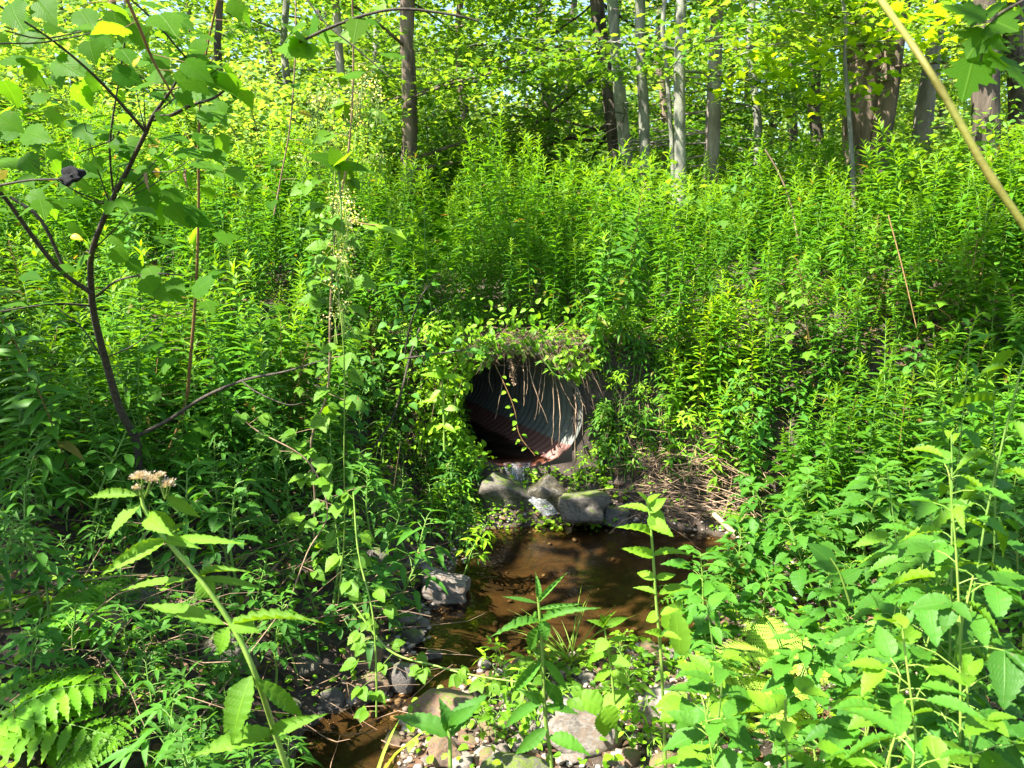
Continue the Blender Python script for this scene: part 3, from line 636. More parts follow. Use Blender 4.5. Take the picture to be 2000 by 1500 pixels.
# some tall singles
for k, (px, pb, pt, Y, lab) in enumerate([(1318, 760, 340, 5.35, 'tall bright yellow green goldenrod rising above its neighbours right of the culvert'),
      (975, 480, 190, 7.2, 'tallest goldenrod in the middle of the bank with a pale stem'), (1045, 480, 260, 7.0, 'tall goldenrod just right of the tallest one'),
      (1490, 760, 430, 5.3, 'sunlit goldenrod on the right bank with a pale yellow stem'), (1560, 500, 300, 7.0, 'goldenrod with drooping tip against the dark wood'),
      (1405, 780, 530, 5.15, 'bright yellow goldenrod with an orange stem in the sun patch'), (1195, 760, 545, 5.5, 'goldenrod with fanned top just right of the culvert mouth'), (920, 640, 470, 5.75, 'goldenrod standing over the top of the culvert')]):
    b = at(px, pb, Y); t_ = at(px, pt, Y); gz = g(b.x, Y); H = t_.z - gz
    st, lf = goldenrod(H, 70 + k, 0, 0.03, 0.11, 70); rt = thing('goldenrod', lab, 'goldenrod', (b.x, Y, gz), 0, 'tall goldenrods'); st.obj('stem', M['stemj'], rt); lf.obj('leaves', M['golden'], rt)

M['golden_sunlit'] = leafmat('sunlit_tint_goldenrod_leaf', (0.10, 0.28, 0.012), (0.19, 0.39, 0.014), (0.30, 0.50, 0.02), trans=.5)  # lit copy of the goldenrod leaf: the sun patch is put into its colour
r5 = random.Random(3)
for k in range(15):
    px = 1325 + k * 11 + r5.uniform(-6, 6); Y = r5.uniform(4.95, 5.5); x = (px - 1000) / FPX * Y; gz = g(x, Y); H = r5.uniform(.50, .92); st, lf = goldenrod(H, 500 + k, 0, .06, .12, 80); o = thing('goldenrod', '%s goldenrod tinted sunlit yellow green, %s from the left in the sun patch' % ('tall' if H > .75 else 'low', ['first', 'second', 'third', 'fourth', 'fifth', 'sixth', 'seventh', 'eighth', 'ninth', 'tenth', 'eleventh', 'twelfth', 'thirteenth', 'fourteenth', 'last'][k]), 'goldenrod', (x, Y, gz - .02), k * 1.3, 'goldenrods tinted sunlit yellow green in the sun patch')
    st.obj('stem', M['stemr'], o); lf.obj('leaves', M['golden_sunlit'], o)
# ------------------------------------------------------------------ jewelweed and other broad leaved weeds
def weed(H, seed, nl=26, leaf=OVATE, L0=.075, wr=.55, spread=.28, opp=False, droop=.1, top=0.35, stemr=.005):
    r = np.random.RandomState(seed); zs = np.linspace(0, 1, 8); az = r.uniform(0, 6.3)
    pts = np.stack([.10 * H * zs ** 2 * math.cos(az) + .008 * np.sin(zs * 8), .10 * H * zs ** 2 * math.sin(az), H * zs], -1)
    st = MB(); st.tube(pts, np.interp(zs, [0, 1], [stemr, .0018]), 6); P, D, L, T = [], [], [], []
    for i in range(nl):
        t = top + (1 - top) * (i / (nl - 1)) ** .8; a = (i // 2 * 1.57 + (i % 2) * math.pi) if opp else i * 2.4; a += r.normal(0, .3)
        p0 = np.array([np.interp(t, zs, pts[:, k]) for k in range(3)]); pl = spread * H * (1.1 - t) * r.uniform(.6, 1.1) * (.35 if opp else 1) + .012
        d = np.array([math.cos(a), math.sin(a), .45]); p1 = p0 + d * pl; st.tube([p0, (p0 + p1) / 2 + [0, 0, .1 * pl], p1], [.0014, .0012, .001], 4)
        k = 1 if opp or r.rand() < .5 else 3
        for j in range(k):
            aj = a + (j - (k - 1) / 2) * 1.0; el = r.normal(-droop, .2) + (.5 if t > .93 else 0); P.append(p1); D.append([math.cos(aj) * math.cos(el), math.sin(aj) * math.cos(el), math.sin(el)]); L.append(L0 * r.uniform(.6, 1.15) * (1 if t < .85 else .65)); T.append(max(0, t - .4))
    L = np.array(L); n = len(L); lf = MB(); lf.inst(leaf, np.array(P), np.array(D), np.stack([r.normal(0, .22, n), r.normal(0, .22, n), np.ones(n)], -1), L, L * wr, tint=np.array(T)); return st, lf
def mkproto(name, st, lf, ms, ml):
    rt = thing(name, 'x', name.replace('_', ' ')); st.obj('stem', ms, rt); lf.obj('leaves', ml, rt); return rt
jw = [mkproto('jewelweed', *weed(.6, 100 + s, 26 + s, OVATE, .098 + .008 * (s % 3), .56), M['stemj'], M['jewel']) for s in range(5)]
def okj(x, y):
    sx = x / y * FPX + 1000
    if float(pool_sd([x], [y])[0]) < 0.12: return False
    if y > 3.45: return x > 1.15 and sx > 1440 and y < 5.1
    if abs(sx - 1555) < 120 and 1.9 < y < 2.95: return False
    return x > 0.75 and sx > 1330 + (3.4 - y) * 60
jp = scatter(6000, .5, 3.6, 1.55, 5.0, 0.175, okj, 5); jp.sort(key=lambda p: p[1])
jp = [p for p in jp if p[0] / p[1] * FPX + 1000 < 2150][:170]; print('jewelweeds', len(jp))
for c, (x, y) in enumerate(jp):
    sx = x / y * FPX + 1000; wh = ('beside the right end of the gravel bar' if sx < 1480 else 'left of the lacy ferns' if sx < 1540 else 'behind and in front of the lacy ferns' if sx < 1720 else 'right of the lacy ferns' if sx < 1880 else 'by the right edge weeds')
    rw = 'nearest ones' if y < 2.2 else 'in the second rows' if y < 2.9 else 'in the third rows' if y < 3.6 else 'on the rise behind' if y < 4.3 else 'below the goldenrods'; lab = 'broad leaved jewelweed %s, %s' % (wh, rw); gr = 'jewelweeds ' + wh
    sc = r_.uniform(.65, 1.1) * (.9 if y < 2.2 else 1); loc = (x, y, g(x, y) - .02); tl = (r_.gauss(0, .12), r_.gauss(0, .12))
    if c < 5: o = jw[c]; o.location = loc; o.scale = (sc,) * 3; o['label'] = lab; o['group'] = gr
    else: dup(jw[c % 5], loc, r_.uniform(0, 6.3), sc, lab, gr, tl)

# broad leaved plants mixed into the goldenrods
mw = [mkproto('leafy_shrub', *weed(.95, 180 + s, 44, (OVATE, SIMP, MAPLE)[s], .085 if s < 2 else .10, (.55, .8, .95)[s], .32, False, .2, .25, .005), M['stemr'] if s == 1 else M['stemg'], M[('jewel', 'broad', 'lobed')[s]]) for s in range(3)]
mpx = [(60,700,5.0,1),(200,760,4.6,0),(330,640,4.4,2),(390,560,4.6,2),(440,700,4.5,2),(350,780,4.2,2),(500,640,4.9,0),(560,740,4.8,1),(620,560,5.4,0),(700,620,5.5,2),(130,880,4.1,0),(40,960,3.8,1),(420,900,4.1,0),(520,950,4.2,1),(630,880,4.6,0),(700,800,5.0,0),(730,700,5.3,1),(800,600,5.8,0),(850,640,5.6,2),(1320,820,5.2,1),(1480,790,5.0,0),(1600,700,5.2,1),(1680,800,4.7,0),(1740,560,5.9,2),(1850,700,5.0,1),(1900,560,5.6,0),(1970,640,4.8,2),(1560,860,4.6,2),(1180,600,5.8,0),(1700,620,5.6,1),(760,520,6.4,0),(600,440,7,1),(450,430,7,0),(250,450,6.8,2),(100,440,6.6,1),(1440,470,7,0),(1600,470,7.1,1),(1800,480,6.6,0)]
mname = ['with toothed oval leaves', 'with three pointed bright leaves', 'with maple like leaves']
for c, (px, py, Y, q) in enumerate(mpx):
    x = (px - 1000) / FPX * Y; lab = 'leafy plant %s among the goldenrods %s' % (mname[q], 'left of the culvert' if px < 850 else 'right of the culvert' if px > 1000 else 'above the culvert'); gr = 'broad leaved plants among the goldenrods, %s' % mname[q]; loc = (x, Y, g(x, Y) - .02); sc = r_.uniform(.7, 1.15)
    if not any(o.location.length > 0 for o in [mw[q]]): o = mw[q]; o.location = loc; o.scale = (sc,) * 3; o['label'] = lab; o['group'] = gr
    else: dup(mw[q], loc, r_.uniform(0, 6.3), sc, lab, gr, (r_.gauss(0, .12), r_.gauss(0, .12)))
# low weeds on the left bank
lw = [mkproto('bank_weed', *weed(.36, 140 + s, 24, (OVATE, LANCE, OV4, LANCE)[s], (.055, .085, .045, .075)[s], (.5, .22, .6, .26)[s], .3), M['stemg'], M['jewel']) for s in range(4)]
def okl(x, y):
    sx = x / y * FPX + 1000; return float(pool_sd([x], [y])[0]) > 0.1 and sx > -60 and not (sx > 760) and not (sx < 230 and y < 2.15)
lp = scatter(3000, -3.4, -.5, 1.7, 4.3, 0.125, okl, 15); lp = [p for p in lp if r_.random() < (.9 if p[1] > 3.0 else .95)]; print('bankweeds', len(lp))
for c, (x, y) in enumerate(lp):
    sx = x / y * FPX + 1000; wh = 'by the coarse ferns at the left edge' if sx < 180 else 'behind the leaning flowering weed' if sx < 400 else 'round the olive boulder' if sx < 580 else 'next to the big brown boulder'; rw = 'lowest down' if y < 2.6 else 'half way up' if y < 3.4 else 'under the goldenrods'; lab = 'small leafy weed %s, %s' % (wh, rw); gr = 'weeds ' + wh; loc = (x, y, g(x, y) - .01)
    sc = r_.uniform(.7, 1.5) * (1.15 if y > 3.0 else .8)
    if c < 4: o = lw[c]; o.location = loc; o['label'] = lab; o['group'] = gr
    else: dup(lw[c % 4], loc, r_.uniform(0, 6.3), sc, lab, gr, (r_.gauss(0, .15), r_.gauss(0, .15)))
# weeds round the culvert mouth
cw = [mkproto('culvert_weed', *weed(.34, 160 + s, 22, LANCE if s % 2 else OV4, .062, .3, .22), M['stemg'], M[('clover', 'golden', 'jewel')[s]]) for s in range(3)]
cpx = [(880,800),(855,830),(898,870),(845,900),(870,940),(900,985),(930,1010),(820,960),(840,760),(800,800),(1180,850),(1190,880),(1170,905),(1210,840),(1230,800),(1200,770),(1185,730),(1250,870),(1150,945),(1120,955),(1085,945),(1220,930),(1165,690),(1090,668),(1240,720),(960,990),(890,1030),(860,1010),(780,860),(760,820),(1270,830),(1280,880),(1300,850),(1290,780),
 (740,760),(720,800),(700,840),(750,900),(790,930),(720,930),(760,980),(800,1010),(840,1040),(880,1060),(915,1060),(930,1045),(940,1080),(910,1110),(835,700),(790,700),(750,700),(870,720),(860,680),(900,690),(930,680),(1000,668),(1050,672),(1130,680),(1200,700),(1250,680),(1180,660),(1260,760),(1310,900),(1330,860),(1340,930),(1360,800),(1380,850),(1400,900),(1430,870),(1450,930),(1350,740),(870,870),(885,900),(880,840),(820,880),(800,900),(850,975),(905,950),(915,930)]
cpx = cpx + [(a + r_.uniform(-22, 22), b + r_.uniform(-20, 20)) for a, b in cpx if a < 940 or a > 1150 or b < 700] + [(r_.uniform(1140, 1330), r_.uniform(660, 900)) for _ in range(26)] + [(r_.uniform(690, 880), r_.uniform(660, 900)) for _ in range(26)]
cpx += [(1165 + r_.uniform(0, 40), r_.uniform(700, 930)) for _ in range(18)]
cpx = [q for q in cpx if not (1120 < q[0] < 1160 and 700 < q[1] < 900) and not (935 < q[0] < 1100 and 920 < q[1])]
for c, (px, py) in enumerate(cpx):
    P = hit(px, py + 12); wh = ('above the culvert mouth' if py < 725 else 'left of the culvert mouth' if px < 930 and py < 950 else 'below the culvert left of the trickle' if px < 1000 else 'under the right rim by the mossy rock' if px < 1200 and py > 900 else 'right of the culvert mouth'); lab = 'bright leafy weed ' + wh; gr = 'weeds ' + wh; loc = (P.x, P.y, P.z - .01); sc = r_.uniform(.6, 1.15) * (.5 if 930 < px < 1130 else 1)
    if c < 3: o = cw[c]; o.location = loc; o.scale = (sc,) * 3; o['label'] = lab; o['group'] = gr
    else: dup(cw[c % 3], loc, r_.uniform(0, 6.3), sc, lab, gr, (r_.gauss(.25, .12), r_.gauss(0, .15)))

# little weeds on the gravel bar
gw = [mkproto('gravel_weed', *weed(.16, 190 + s, 14, (OVATE, LANCE, OV4)[s], (.045, .06, .035)[s], (.6, .25, .65)[s], .4, False, .1, .2, .002), M['stemg'], M[('broad', 'clover', 'clover')[s]]) for s in range(3)]
for c in range(34):
    px, py = r_.uniform(920, 1420), r_.uniform(1300, 1490); P = hit(px, py)
    if float(pool_sd([P.x], [P.y])[0]) < .03: continue
    lab = 'little green weed on the gravel ' + ('left of the grey boulder' if px < 1040 else 'behind and beside the grey boulder' if px < 1240 else 'round the pale boulder'); gr = 'little weeds on the gravel'; sc = r_.uniform(.6, 1.3)
    o = gw[c % 3]
    if o['label'] == 'x': o.location = P; o.scale = (sc,) * 3; o['label'] = lab; o['group'] = gr
    else: dup(o, P, r_.uniform(0, 6.3), sc, lab, gr, (r_.gauss(0, .15), r_.gauss(0, .15)))
# ------------------------------------------------------------------ ground cover, litter, dry stalks (nobody could count them)
def cover():
    r = np.random.RandomState(31); n = 60000; X = r.uniform(-4.5, 4.5, n); Y = r.uniform(1.5, 6.6, n); d = pool_sd(X, Y); sx = X / Y * FPX + 1000
    dens = np.where(Y > 5.0, .62, np.where(sx > 1150, .55, np.where(sx > 850, .40, .38))); cl = .5 + .5 * wob(X, Y, 9); keep = (d > .02) & (r.rand(n) < dens * np.clip(cl * 1.6, .1, 1)) & ~inpipe(X, Y)
    X, Y = X[keep], Y[keep]; X = np.concatenate([X, r.uniform(-.5, .75, 520), r.uniform(.1, .7, 260)]); Y = np.concatenate([Y, r.uniform(4.92, 5.28, 520), r.uniform(4.95, 5.28, 260)]); n = len(X); Z = ground(X, Y) + r.uniform(.005, .09, n); a = r.uniform(0, 6.3, n); el = r.normal(.05, .35, n)
    D = np.stack([np.cos(a) * np.cos(el), np.sin(a) * np.cos(el), np.sin(el)], -1); U = np.stack([r.normal(0, .3, n), r.normal(-.25, .3, n), np.ones(n)], -1); L = r.uniform(.015, .045, n); mb = MB()
    for s, b in enumerate((LEAFLET, OV4)):
        q = np.arange(n) % 2 == s; mb.inst(b, np.stack([X, Y, Z], -1)[q], D[q], U[q], L[q], L[q] * .75)
    tag(mb.obj('ground_cover', M['clover']), 'small round leaves of creeping ground cover over the soil', 'ground cover', kind='stuff')
cover()
def litter():
    r = np.random.RandomState(33); n = 26000; X = r.uniform(-4.5, 4.5, n); Y = r.uniform(1.4, 7, n); d = pool_sd(X, Y); keep = (d > .03) & ~inpipe(X, Y); X, Y = X[keep], Y[keep]; n = len(X); Z = ground(X, Y) + r.uniform(.002, .02, n); a = r.uniform(0, 6.3, n)
    D = np.stack([np.cos(a), np.sin(a), r.normal(0, .25, n)], -1); U = np.stack([r.normal(0, .4, n), r.normal(0, .4, n), np.ones(n)], -1); L = r.uniform(.02, .06, n); mb = MB(); mb.inst(OV4, np.stack([X, Y, Z], -1), D, U, L, L * .6)
    tag(mb.obj('leaf_litter', M['litter']), 'brown dead leaves lying on the soil', 'leaf litter', kind='stuff')
litter()
def stalks(name, label, n, region, mat, seed, Lr=(.2, .6), rad=.0022, el=.25, hz=.12):
    r = np.random.RandomState(seed); mb = MB()
    for k in range(int(n * (.6 if 'left' in label else 1))):
        px, py = r.uniform(*region[0]), r.uniform(*region[1]); P = np.array(hit(px, py)); P[2] += r.uniform(0, hz); L = r.uniform(*Lr); a = r.uniform(0, 6.3) if r.rand() < .5 else r.normal(0, .5); e = abs(r.normal(0, el)) - .1
        d = np.array([math.cos(a) * math.cos(e), math.sin(a) * math.cos(e), math.sin(e)]); b = P + d * L * r.uniform(.35, .65) + r.normal(0, .09, 3) * L; c = P + d * L + np.array([0, 0, -r.uniform(0, .06)])
        rr_ = rad * r.uniform(.5, 1.5); mb.tube([P, P * .4 + b * .6 + r.normal(0, .015, 3) * L, b, b * .4 + c * .6 + r.normal(0, .02, 3) * L, c], [rr_, rr_, rr_ * .9, rr_ * .7, rr_ * .5], 4)
    return tag(mb.obj(name, mat), label, 'dry stalks', kind='stuff')
stalks('dry_stalk_tangle', 'tangle of pale dry stalks on the bank right of the pool', 420, ((1230, 1480), (880, 1020)), M['dry'], 5, (.15, .55), .0024)
stalks('dead_stem_litter', 'thin dead stems strewn over the shaded left bank', 330, ((0, 760), (1000, 1500)), M['dryd'], 6, (.15, .6), .0020, .5)
stalks('dry_grass_fringe', 'brown dry grass and roots along the bank above the pipe', 260, ((880, 1230), (655, 700)), M['dry'], 7, (.08, .3), .0018, .4, .05)
def brush(n, reg, seed, name, label, mat):
    r = np.random.RandomState(seed); mb = MB()
    for k in range(n):
        P = np.array(hit(r.uniform(*reg[0]), r.uniform(*reg[1]))); L = r.uniform(.10, .30); d = np.array([r.normal(0, .3), -.5, -.4]); d /= np.linalg.norm(d)
        mb.tube([P + [0, 0, .03], P + d * L * .5 + [0, 0, .03], P + d * L + [0, 0, -.04]], [.0016, .0014, .0008], 3)
    tag(mb.obj(name, mat), label, 'dry grass', kind='stuff')
brush(220, ((1200, 1440), (740, 900)), 8, 'dry_grass', 'matted dry grass in the sun right of the culvert', M['dry'])
brush(90, ((740, 860), (700, 880)), 9, 'dry_grass_clump', 'matted dry grass in the sun left of the culvert', M['dry'])

# grass in pool edge and moss tufts
def tuft(px, py, n, L, label, seed, mat='grass', spread=.5, w_=.006):
    r = np.random.RandomState(seed); P = hit(px, py); a = r.uniform(0, 6.3, n); el = r.uniform(.7, 1.4, n); D = np.stack([np.cos(a) * np.cos(el), np.sin(a) * np.cos(el), np.sin(el)], -1)
    mb = MB(); LL = L * r.uniform(.5, 1.1, n); mb.inst(GRASS, np.stack([r.normal(0, .02, n), r.normal(0, .02, n), np.zeros(n)], -1), D, np.tile([0., 0, 1], (n, 1)), LL, w_ * np.ones(n))
    o = mb.obj('grass_tuft', M[mat]); o.location = P; tag(o, label, 'grass tuft', 'grass tufts by the water')
tuft(1115, 1300, 34, .34, 'tuft of fine pale grass at the near edge of the pool', 1)
tuft(720, 1560, 6, .42, 'few long grass blades rising from the bottom edge', 4, w_=.014)
tuft(860, 930, 40, .30, 'long grass drooping beside the lower left rim of the culvert', 6, w_=.007)

# thatch of dead grass and roots round the upper rim
def thatch():
    r = np.random.RandomState(12); mb = MB(); c = np.array(PIPE_C)
    for k in range(420):
        th = r.normal(math.pi / 2 + .1, .55); rr_ = PIPE_R + r.uniform(-.012, .16); sx = math.cos(th) * rr_ / math.cos(R(26)) ; p = c + [sx, r.uniform(-.09, .06), math.sin(th) * rr_ + .01]
        if p[2] < c[2] - .25: continue
        out = np.array([math.cos(th), 0, math.sin(th)]); tang = np.array([-out[2], 0, out[0]]) * r.choice([-1, 1]); L = r.uniform(.06, .22); d = tang * r.uniform(.3, 1) + np.array([0, -r.uniform(.2, .7), -r.uniform(.0, .5)]) + out * r.uniform(-.1, .3)
        mb.tube([p, p + d * L * .5 + [0, 0, .02], p + d * L + [0, 0, -.03]], [.0022 * r.uniform(.5, 1.3), .0016, .0008], 3)
    tag(mb.obj('dead_grass_thatch', M['dryd']), 'brown thatch of dead grass and roots round the top of the culvert mouth', 'dead grass', kind='stuff')
    lf = MB(); n = 2200; th = np.concatenate([r.uniform(.55, 4.2, 1350), r.normal(2.95, .6, 850)]); rr_ = PIPE_R - .015 + np.abs(r.normal(0, .17, n)) - np.where(th > 2.5, .05 * r.rand(n), 0); P = c + np.stack([np.cos(th) * rr_ / math.cos(R(26)), r.uniform(-.12, .06, n), np.sin(th) * rr_ + .01], -1); D = rvec(n, 1, r) + [0, -.8, -.2]; L = r.uniform(.02, .07, n)
    lf.inst(OV4, P, D, rvec(n, .5, r) + [0, -.6, 1], L, L * .6); tag(lf.obj('rim_leaves', M['clover']), 'small bright leaves crowding round the rim of the culvert', 'small leaves', kind='stuff')
thatch()
# ------------------------------------------------------------------ roots and dead grass hanging over the mouth
def hang():
    D = [((985,690,5.40),(983,740,5.30),(967,820,5.26),(1.6)),((1020,690,5.4),(1024,740,5.28),(1023,793,5.26),(2.4)),((1026,688,5.4),(1030,730,5.27),(1029,770,5.26),2.2),((1030,690,5.4),(1040,745,5.26),(1070,826,5.24),2.6),
         ((1060,700,5.4),(1055,750,5.27),(1045,820,5.25),1.8),((1066,700,5.4),(1062,760,5.27),(1052,810,5.25),1.2),((1078,720,5.36),(1082,790,5.26),(1078,870,5.22),2.2),((1083,735,5.36),(1094,800,5.24),(1090,895,5.2),2.2),
         ((1000,695,5.4),(1006,735,5.3),(1012,750,5.27),1.5),((1124,750,5.33),(1124,840,5.18),(1122,930,5.08),1.8),((1060,672,5.45),(1110,740,5.3),(1142,795,5.2),1.8),((1070,690,5.4),(1100,760,5.28),(1131,815,5.22),1.4),
         ((1046,690,5.4),(1044,730,5.3),(1036,755,5.27),1.3),((930,700,5.4),(970,712,5.3),(1040,716,5.28),1.2),((1100,700,5.4),(1135,780,5.25),(1138,850,5.2),1.3),((960,700,5.38),(955,740,5.3),(962,765,5.28),1.2)]
    for k, (a, b, c, w_) in enumerate(D):
        P = catmull([at(*a), at(*b), at(*c)], 6); P = [p + Vector((random.gauss(0, .002), 0, random.gauss(0, .002))) for p in P]; mb = MB(); mb.tube(P, lerp_r([m_px(w_, 5.3) / 2, m_px(w_, 5.3) * .5, m_px(w_, 5.3) * .28], len(P)) * .85, 5)
        o = mb.obj('hanging_root', M['dry']); tag(o, 'thin pale dead root hanging over the mouth of the culvert', 'root', 'roots hanging over the culvert')
hang()
mb = MB(); r = np.random.RandomState(3); P = catmull([at(990, 690, 5.3), at(1000, 715, 5.26), at(1003, 752, 5.24)], 8); mb.tube(P, .002, 5)
m_ = 150; t = r.rand(m_) ** .8; Q = np.array([list(P[int(k * (len(P) - 1))]) for k in t]) + r.normal(0, .008, (m_, 3)); mb.inst(OV4, Q, rvec(m_, 1, r) + [0, 0, -1], rvec(m_, 1, r), .018, .010)
tag(mb.obj('seed_head', M['dryd']), 'drooping brown seed head hanging in front of the culvert', 'seed head')
def trailing(pts, label, n, L, mat, stem, name='vine', w0=2.0, base=OVATE, wr=.75, cat='vine', seed=1, tri=False, group=None, side=.02):
    P, rad = pxpath(pts, 7); r = np.random.RandomState(seed); t_ = thing(name, label, cat, tuple(P[0]), 0, group); o3 = np.array(P[0]); A = np.array([list(p) for p in P]) - o3
    mbs = MB(); mbs.tube(A, rad, 6); lf = MB(); Q, D, LL = [], [], []
    for k in range(n):
        f = (k + .5) / n * (len(A) - 1); i = int(f); p0 = A[i] + (A[min(i + 1, len(A) - 1)] - A[i]) * (f - i); a = r.uniform(0, 6.3); d = np.array([math.cos(a), math.sin(a) * .7 - .3, r.normal(.1, .3)]); p1 = p0 + d * side * r.uniform(.6, 1.5)
        mbs.tube([p0, p1], [.001, .0008], 4)
        for j in range(3 if tri else 1):
            aj = (j - 1) * .95 if tri else 0; dd = np.array([d[0] * math.cos(aj) - d[1] * math.sin(aj), d[0] * math.sin(aj) + d[1] * math.cos(aj), r.normal(-.25, .2)]); Q.append(p1); D.append(dd); LL.append(L * r.uniform(.65, 1.15) * (1 if j == 1 or not tri else .85))
    LL = np.array(LL); nn = len(LL); U = np.stack([r.normal(0, .3, nn), r.normal(-.55, .3, nn), np.ones(nn)], -1); lf.inst(base, np.array(Q), np.array(D), U, LL, LL * wr, tint=r.rand(nn) * .7)
    lf.obj('leaves', M[mat], t_); mbs.obj('stem', stem, t_); return t_
trailing([(955,690,5.35,2.5),(985,750,5.25,2),(1005,800,5.22,2),(1015,850,5.2,2),(1045,890,5.15,1.5)], 'thin green vine with small leaves hanging down across the culvert mouth', 14, .045, 'clover', M['stemr'], w0=2, base=OV4, wr=.7, seed=4)
trailing([(1180,700,5.4,2.5),(1130,720,5.28,2),(1090,735,5.2,2),(1060,700,5.2,2)], 'leafy green sprig arching over the upper right rim of the culvert', 30, .055, 'clover', M['stemg'], base=LANCE, wr=.22, seed=5)

# ------------------------------------------------------------------ ferns
def fern(px, py, Y, n, L, label, seed, mat='fern', wr=.34, pin=18, spread=1.0, az=None, el0=.9, twice=False, ground_it=True):
    r = np.random.RandomState(seed); b = at(px, py, Y); 
    if ground_it: b = Vector((b.x, Y, g(b.x, Y)))
    t_ = thing('fern', label, 'fern', tuple(b)); 
    for k in range(n):
        a = (r.uniform(0, 6.3) if az is None else az + r.normal(0, spread)) ; s = np.linspace(0, 1, 14); el = el0 + r.normal(0, .12); LL = L * r.uniform(.75, 1.1)
        h = LL * (np.cos(el) * s + .35 * s * s); z = LL * (np.sin(el) * s - .62 * s ** 2.2); A = np.stack([h * math.cos(a), h * math.sin(a), z], -1); mb = MB(); mb.tube(A, np.interp(s, [0, 1], [.0028, .0008]), 4, 1)
        tt = np.linspace(.18, .98, pin); P = np.stack([np.interp(tt, s, A[:, q]) for q in range(3)], -1); T = np.stack([np.interp(tt, s, np.gradient(A[:, q])) for q in range(3)], -1); T /= np.linalg.norm(T, axis=1, keepdims=True); S = np.cross(T, [0, 0, 1.]); S /= np.linalg.norm(S, axis=1, keepdims=True); U = np.cross(S, T)
        pl = wr * LL * np.interp(tt, [.18, .35, .6, 1], [.65, 1, .8, .08])
        for sg in (-1, 1):
            Dd = S * sg + T * .35 + U * -.1
            if twice:
                for q in range(pin):
                    m = 12; u = np.linspace(.08, 1, m); PP = P[q] + Dd[q] * pl[q] * u[:, None] / 1.06
                    for s2 in (-1, 1): mb.inst(LEAFLET, PP, np.tile(T[q] * s2 + Dd[q] * .4, (m, 1)), np.tile(U[q], (m, 1)), pl[q] * .24 * (1.08 - u), pl[q] * .09 * (1.1 - u))
            else: mb.inst(JOEF, P, Dd, U, pl, pl * .20 if pin > 14 else pl * .25)
        mb.obj('frond', [M[mat], M['stemg']], t_)
    return t_
fern(870, 500, 6.0, 6, .75, 'fern with feathery fronds on the bank above and left of the culvert', 1, pin=24, wr=.22)
fern(1190, 500, 6.2, 6, .8, 'fern with long fronds on the bank above and right of the culvert', 2, pin=24, wr=.22)
fern(1560, 1230, 2.6, 8, .62, 'pale green lacy fern in the jewelweed patch', 3, 'fernp', twice=True, wr=.24, el0=1.0)
fern(1480, 1240, 2.5, 6, .50, 'smaller pale lacy fern beside the first', 13, 'fernp', twice=True, wr=.24, el0=1.0)
fern(-50, 1330, 2.0, 5, .42, 'coarse fern with wavy fronds at the left edge', 4, pin=11, wr=.40, az=0.3, spread=.9)
fern(100, 1590, 1.9, 4, .34, 'bright coarse fern in the bottom left corner', 5, pin=12, wr=.42, az=.9, spread=1.0)
fern(1380, 1140, 3.9, 4, .30, 'small dark fern leaning over the right edge of the pool', 6, pin=12, wr=.3)
fern(1510, 900, 4.6, 5, .45, 'fern with narrow fronds on the right bank', 7, pin=14, wr=.26)
fern(1790, 760, 4.8, 6, .6, 'drooping fern in the goldenrods at the right', 8, pin=22, wr=.22)
fern(60, 1120, 2.5, 5, .42, 'small fern on the bank behind the coarse fern', 9, pin=12, wr=.36)

# ------------------------------------------------------------------ hero plants built leaf by leaf
def pleaf(mb, b, t_, w_px, Y, base=JOE, roll=0.0, tint=.4, o=None, Yt=None):
    """leaf from pixel b to pixel t_, w_px wide; its face turned to the camera by roll"""
    A = at(b[0], b[1], Y); B = at(t_[0], t_[1], Yt if Yt else Y); D = B - A; L = D.length
    up = Vector((0, -.75, 1)).normalized(); q = D.normalized(); up = (up - q * up.dot(q)).normalized(); up = up * math.cos(roll) + q.cross(up) * math.sin(roll)
    lift = up * 0.0; o = o if o is not None else np.zeros(3)
    D2 = np.array(D) + np.array(up) * L * base[0][-2:, 2].mean() * -1.0
    mb.inst(base, np.array([np.array(A) - o]), np.array([D2]), np.array([np.array(up)]), np.linalg.norm(D2), m_px(w_px, Y), tint=tint)
def hero(name, label, cat, stem, leaves, mat, smat, base=JOE, Y=1.4, group=None, tint=.4):
    P, rad = pxpath(stem, 6); o = np.array(P[0]); t_ = thing(name, label, cat, tuple(P[0]), 0, group); mb = MB(); mb.tube(np.array([list(p) for p in P]) - o, rad, 8); mb.obj('stem', smat, t_)
    rr_ = random.Random(len(leaves))
    for (b, tp, w_, *rest_) in leaves:
        lf = MB(); bz = (base[0] * np.array([1, 1, rr_.uniform(.2, 1.7)]), base[1], base[2]); yy = rest_[0] if rest_ else Y; yt = rest_[1] if len(rest_) > 1 else yy + rr_.uniform(-.06, .06); pleaf(lf, b, tp, w_, yy, bz, rr_.uniform(-.45, .45), tint + rr_.uniform(-.15, .2), o, yt); lf.obj('leaf', M[mat], t_)
    return t_, o
YJ = 1.35
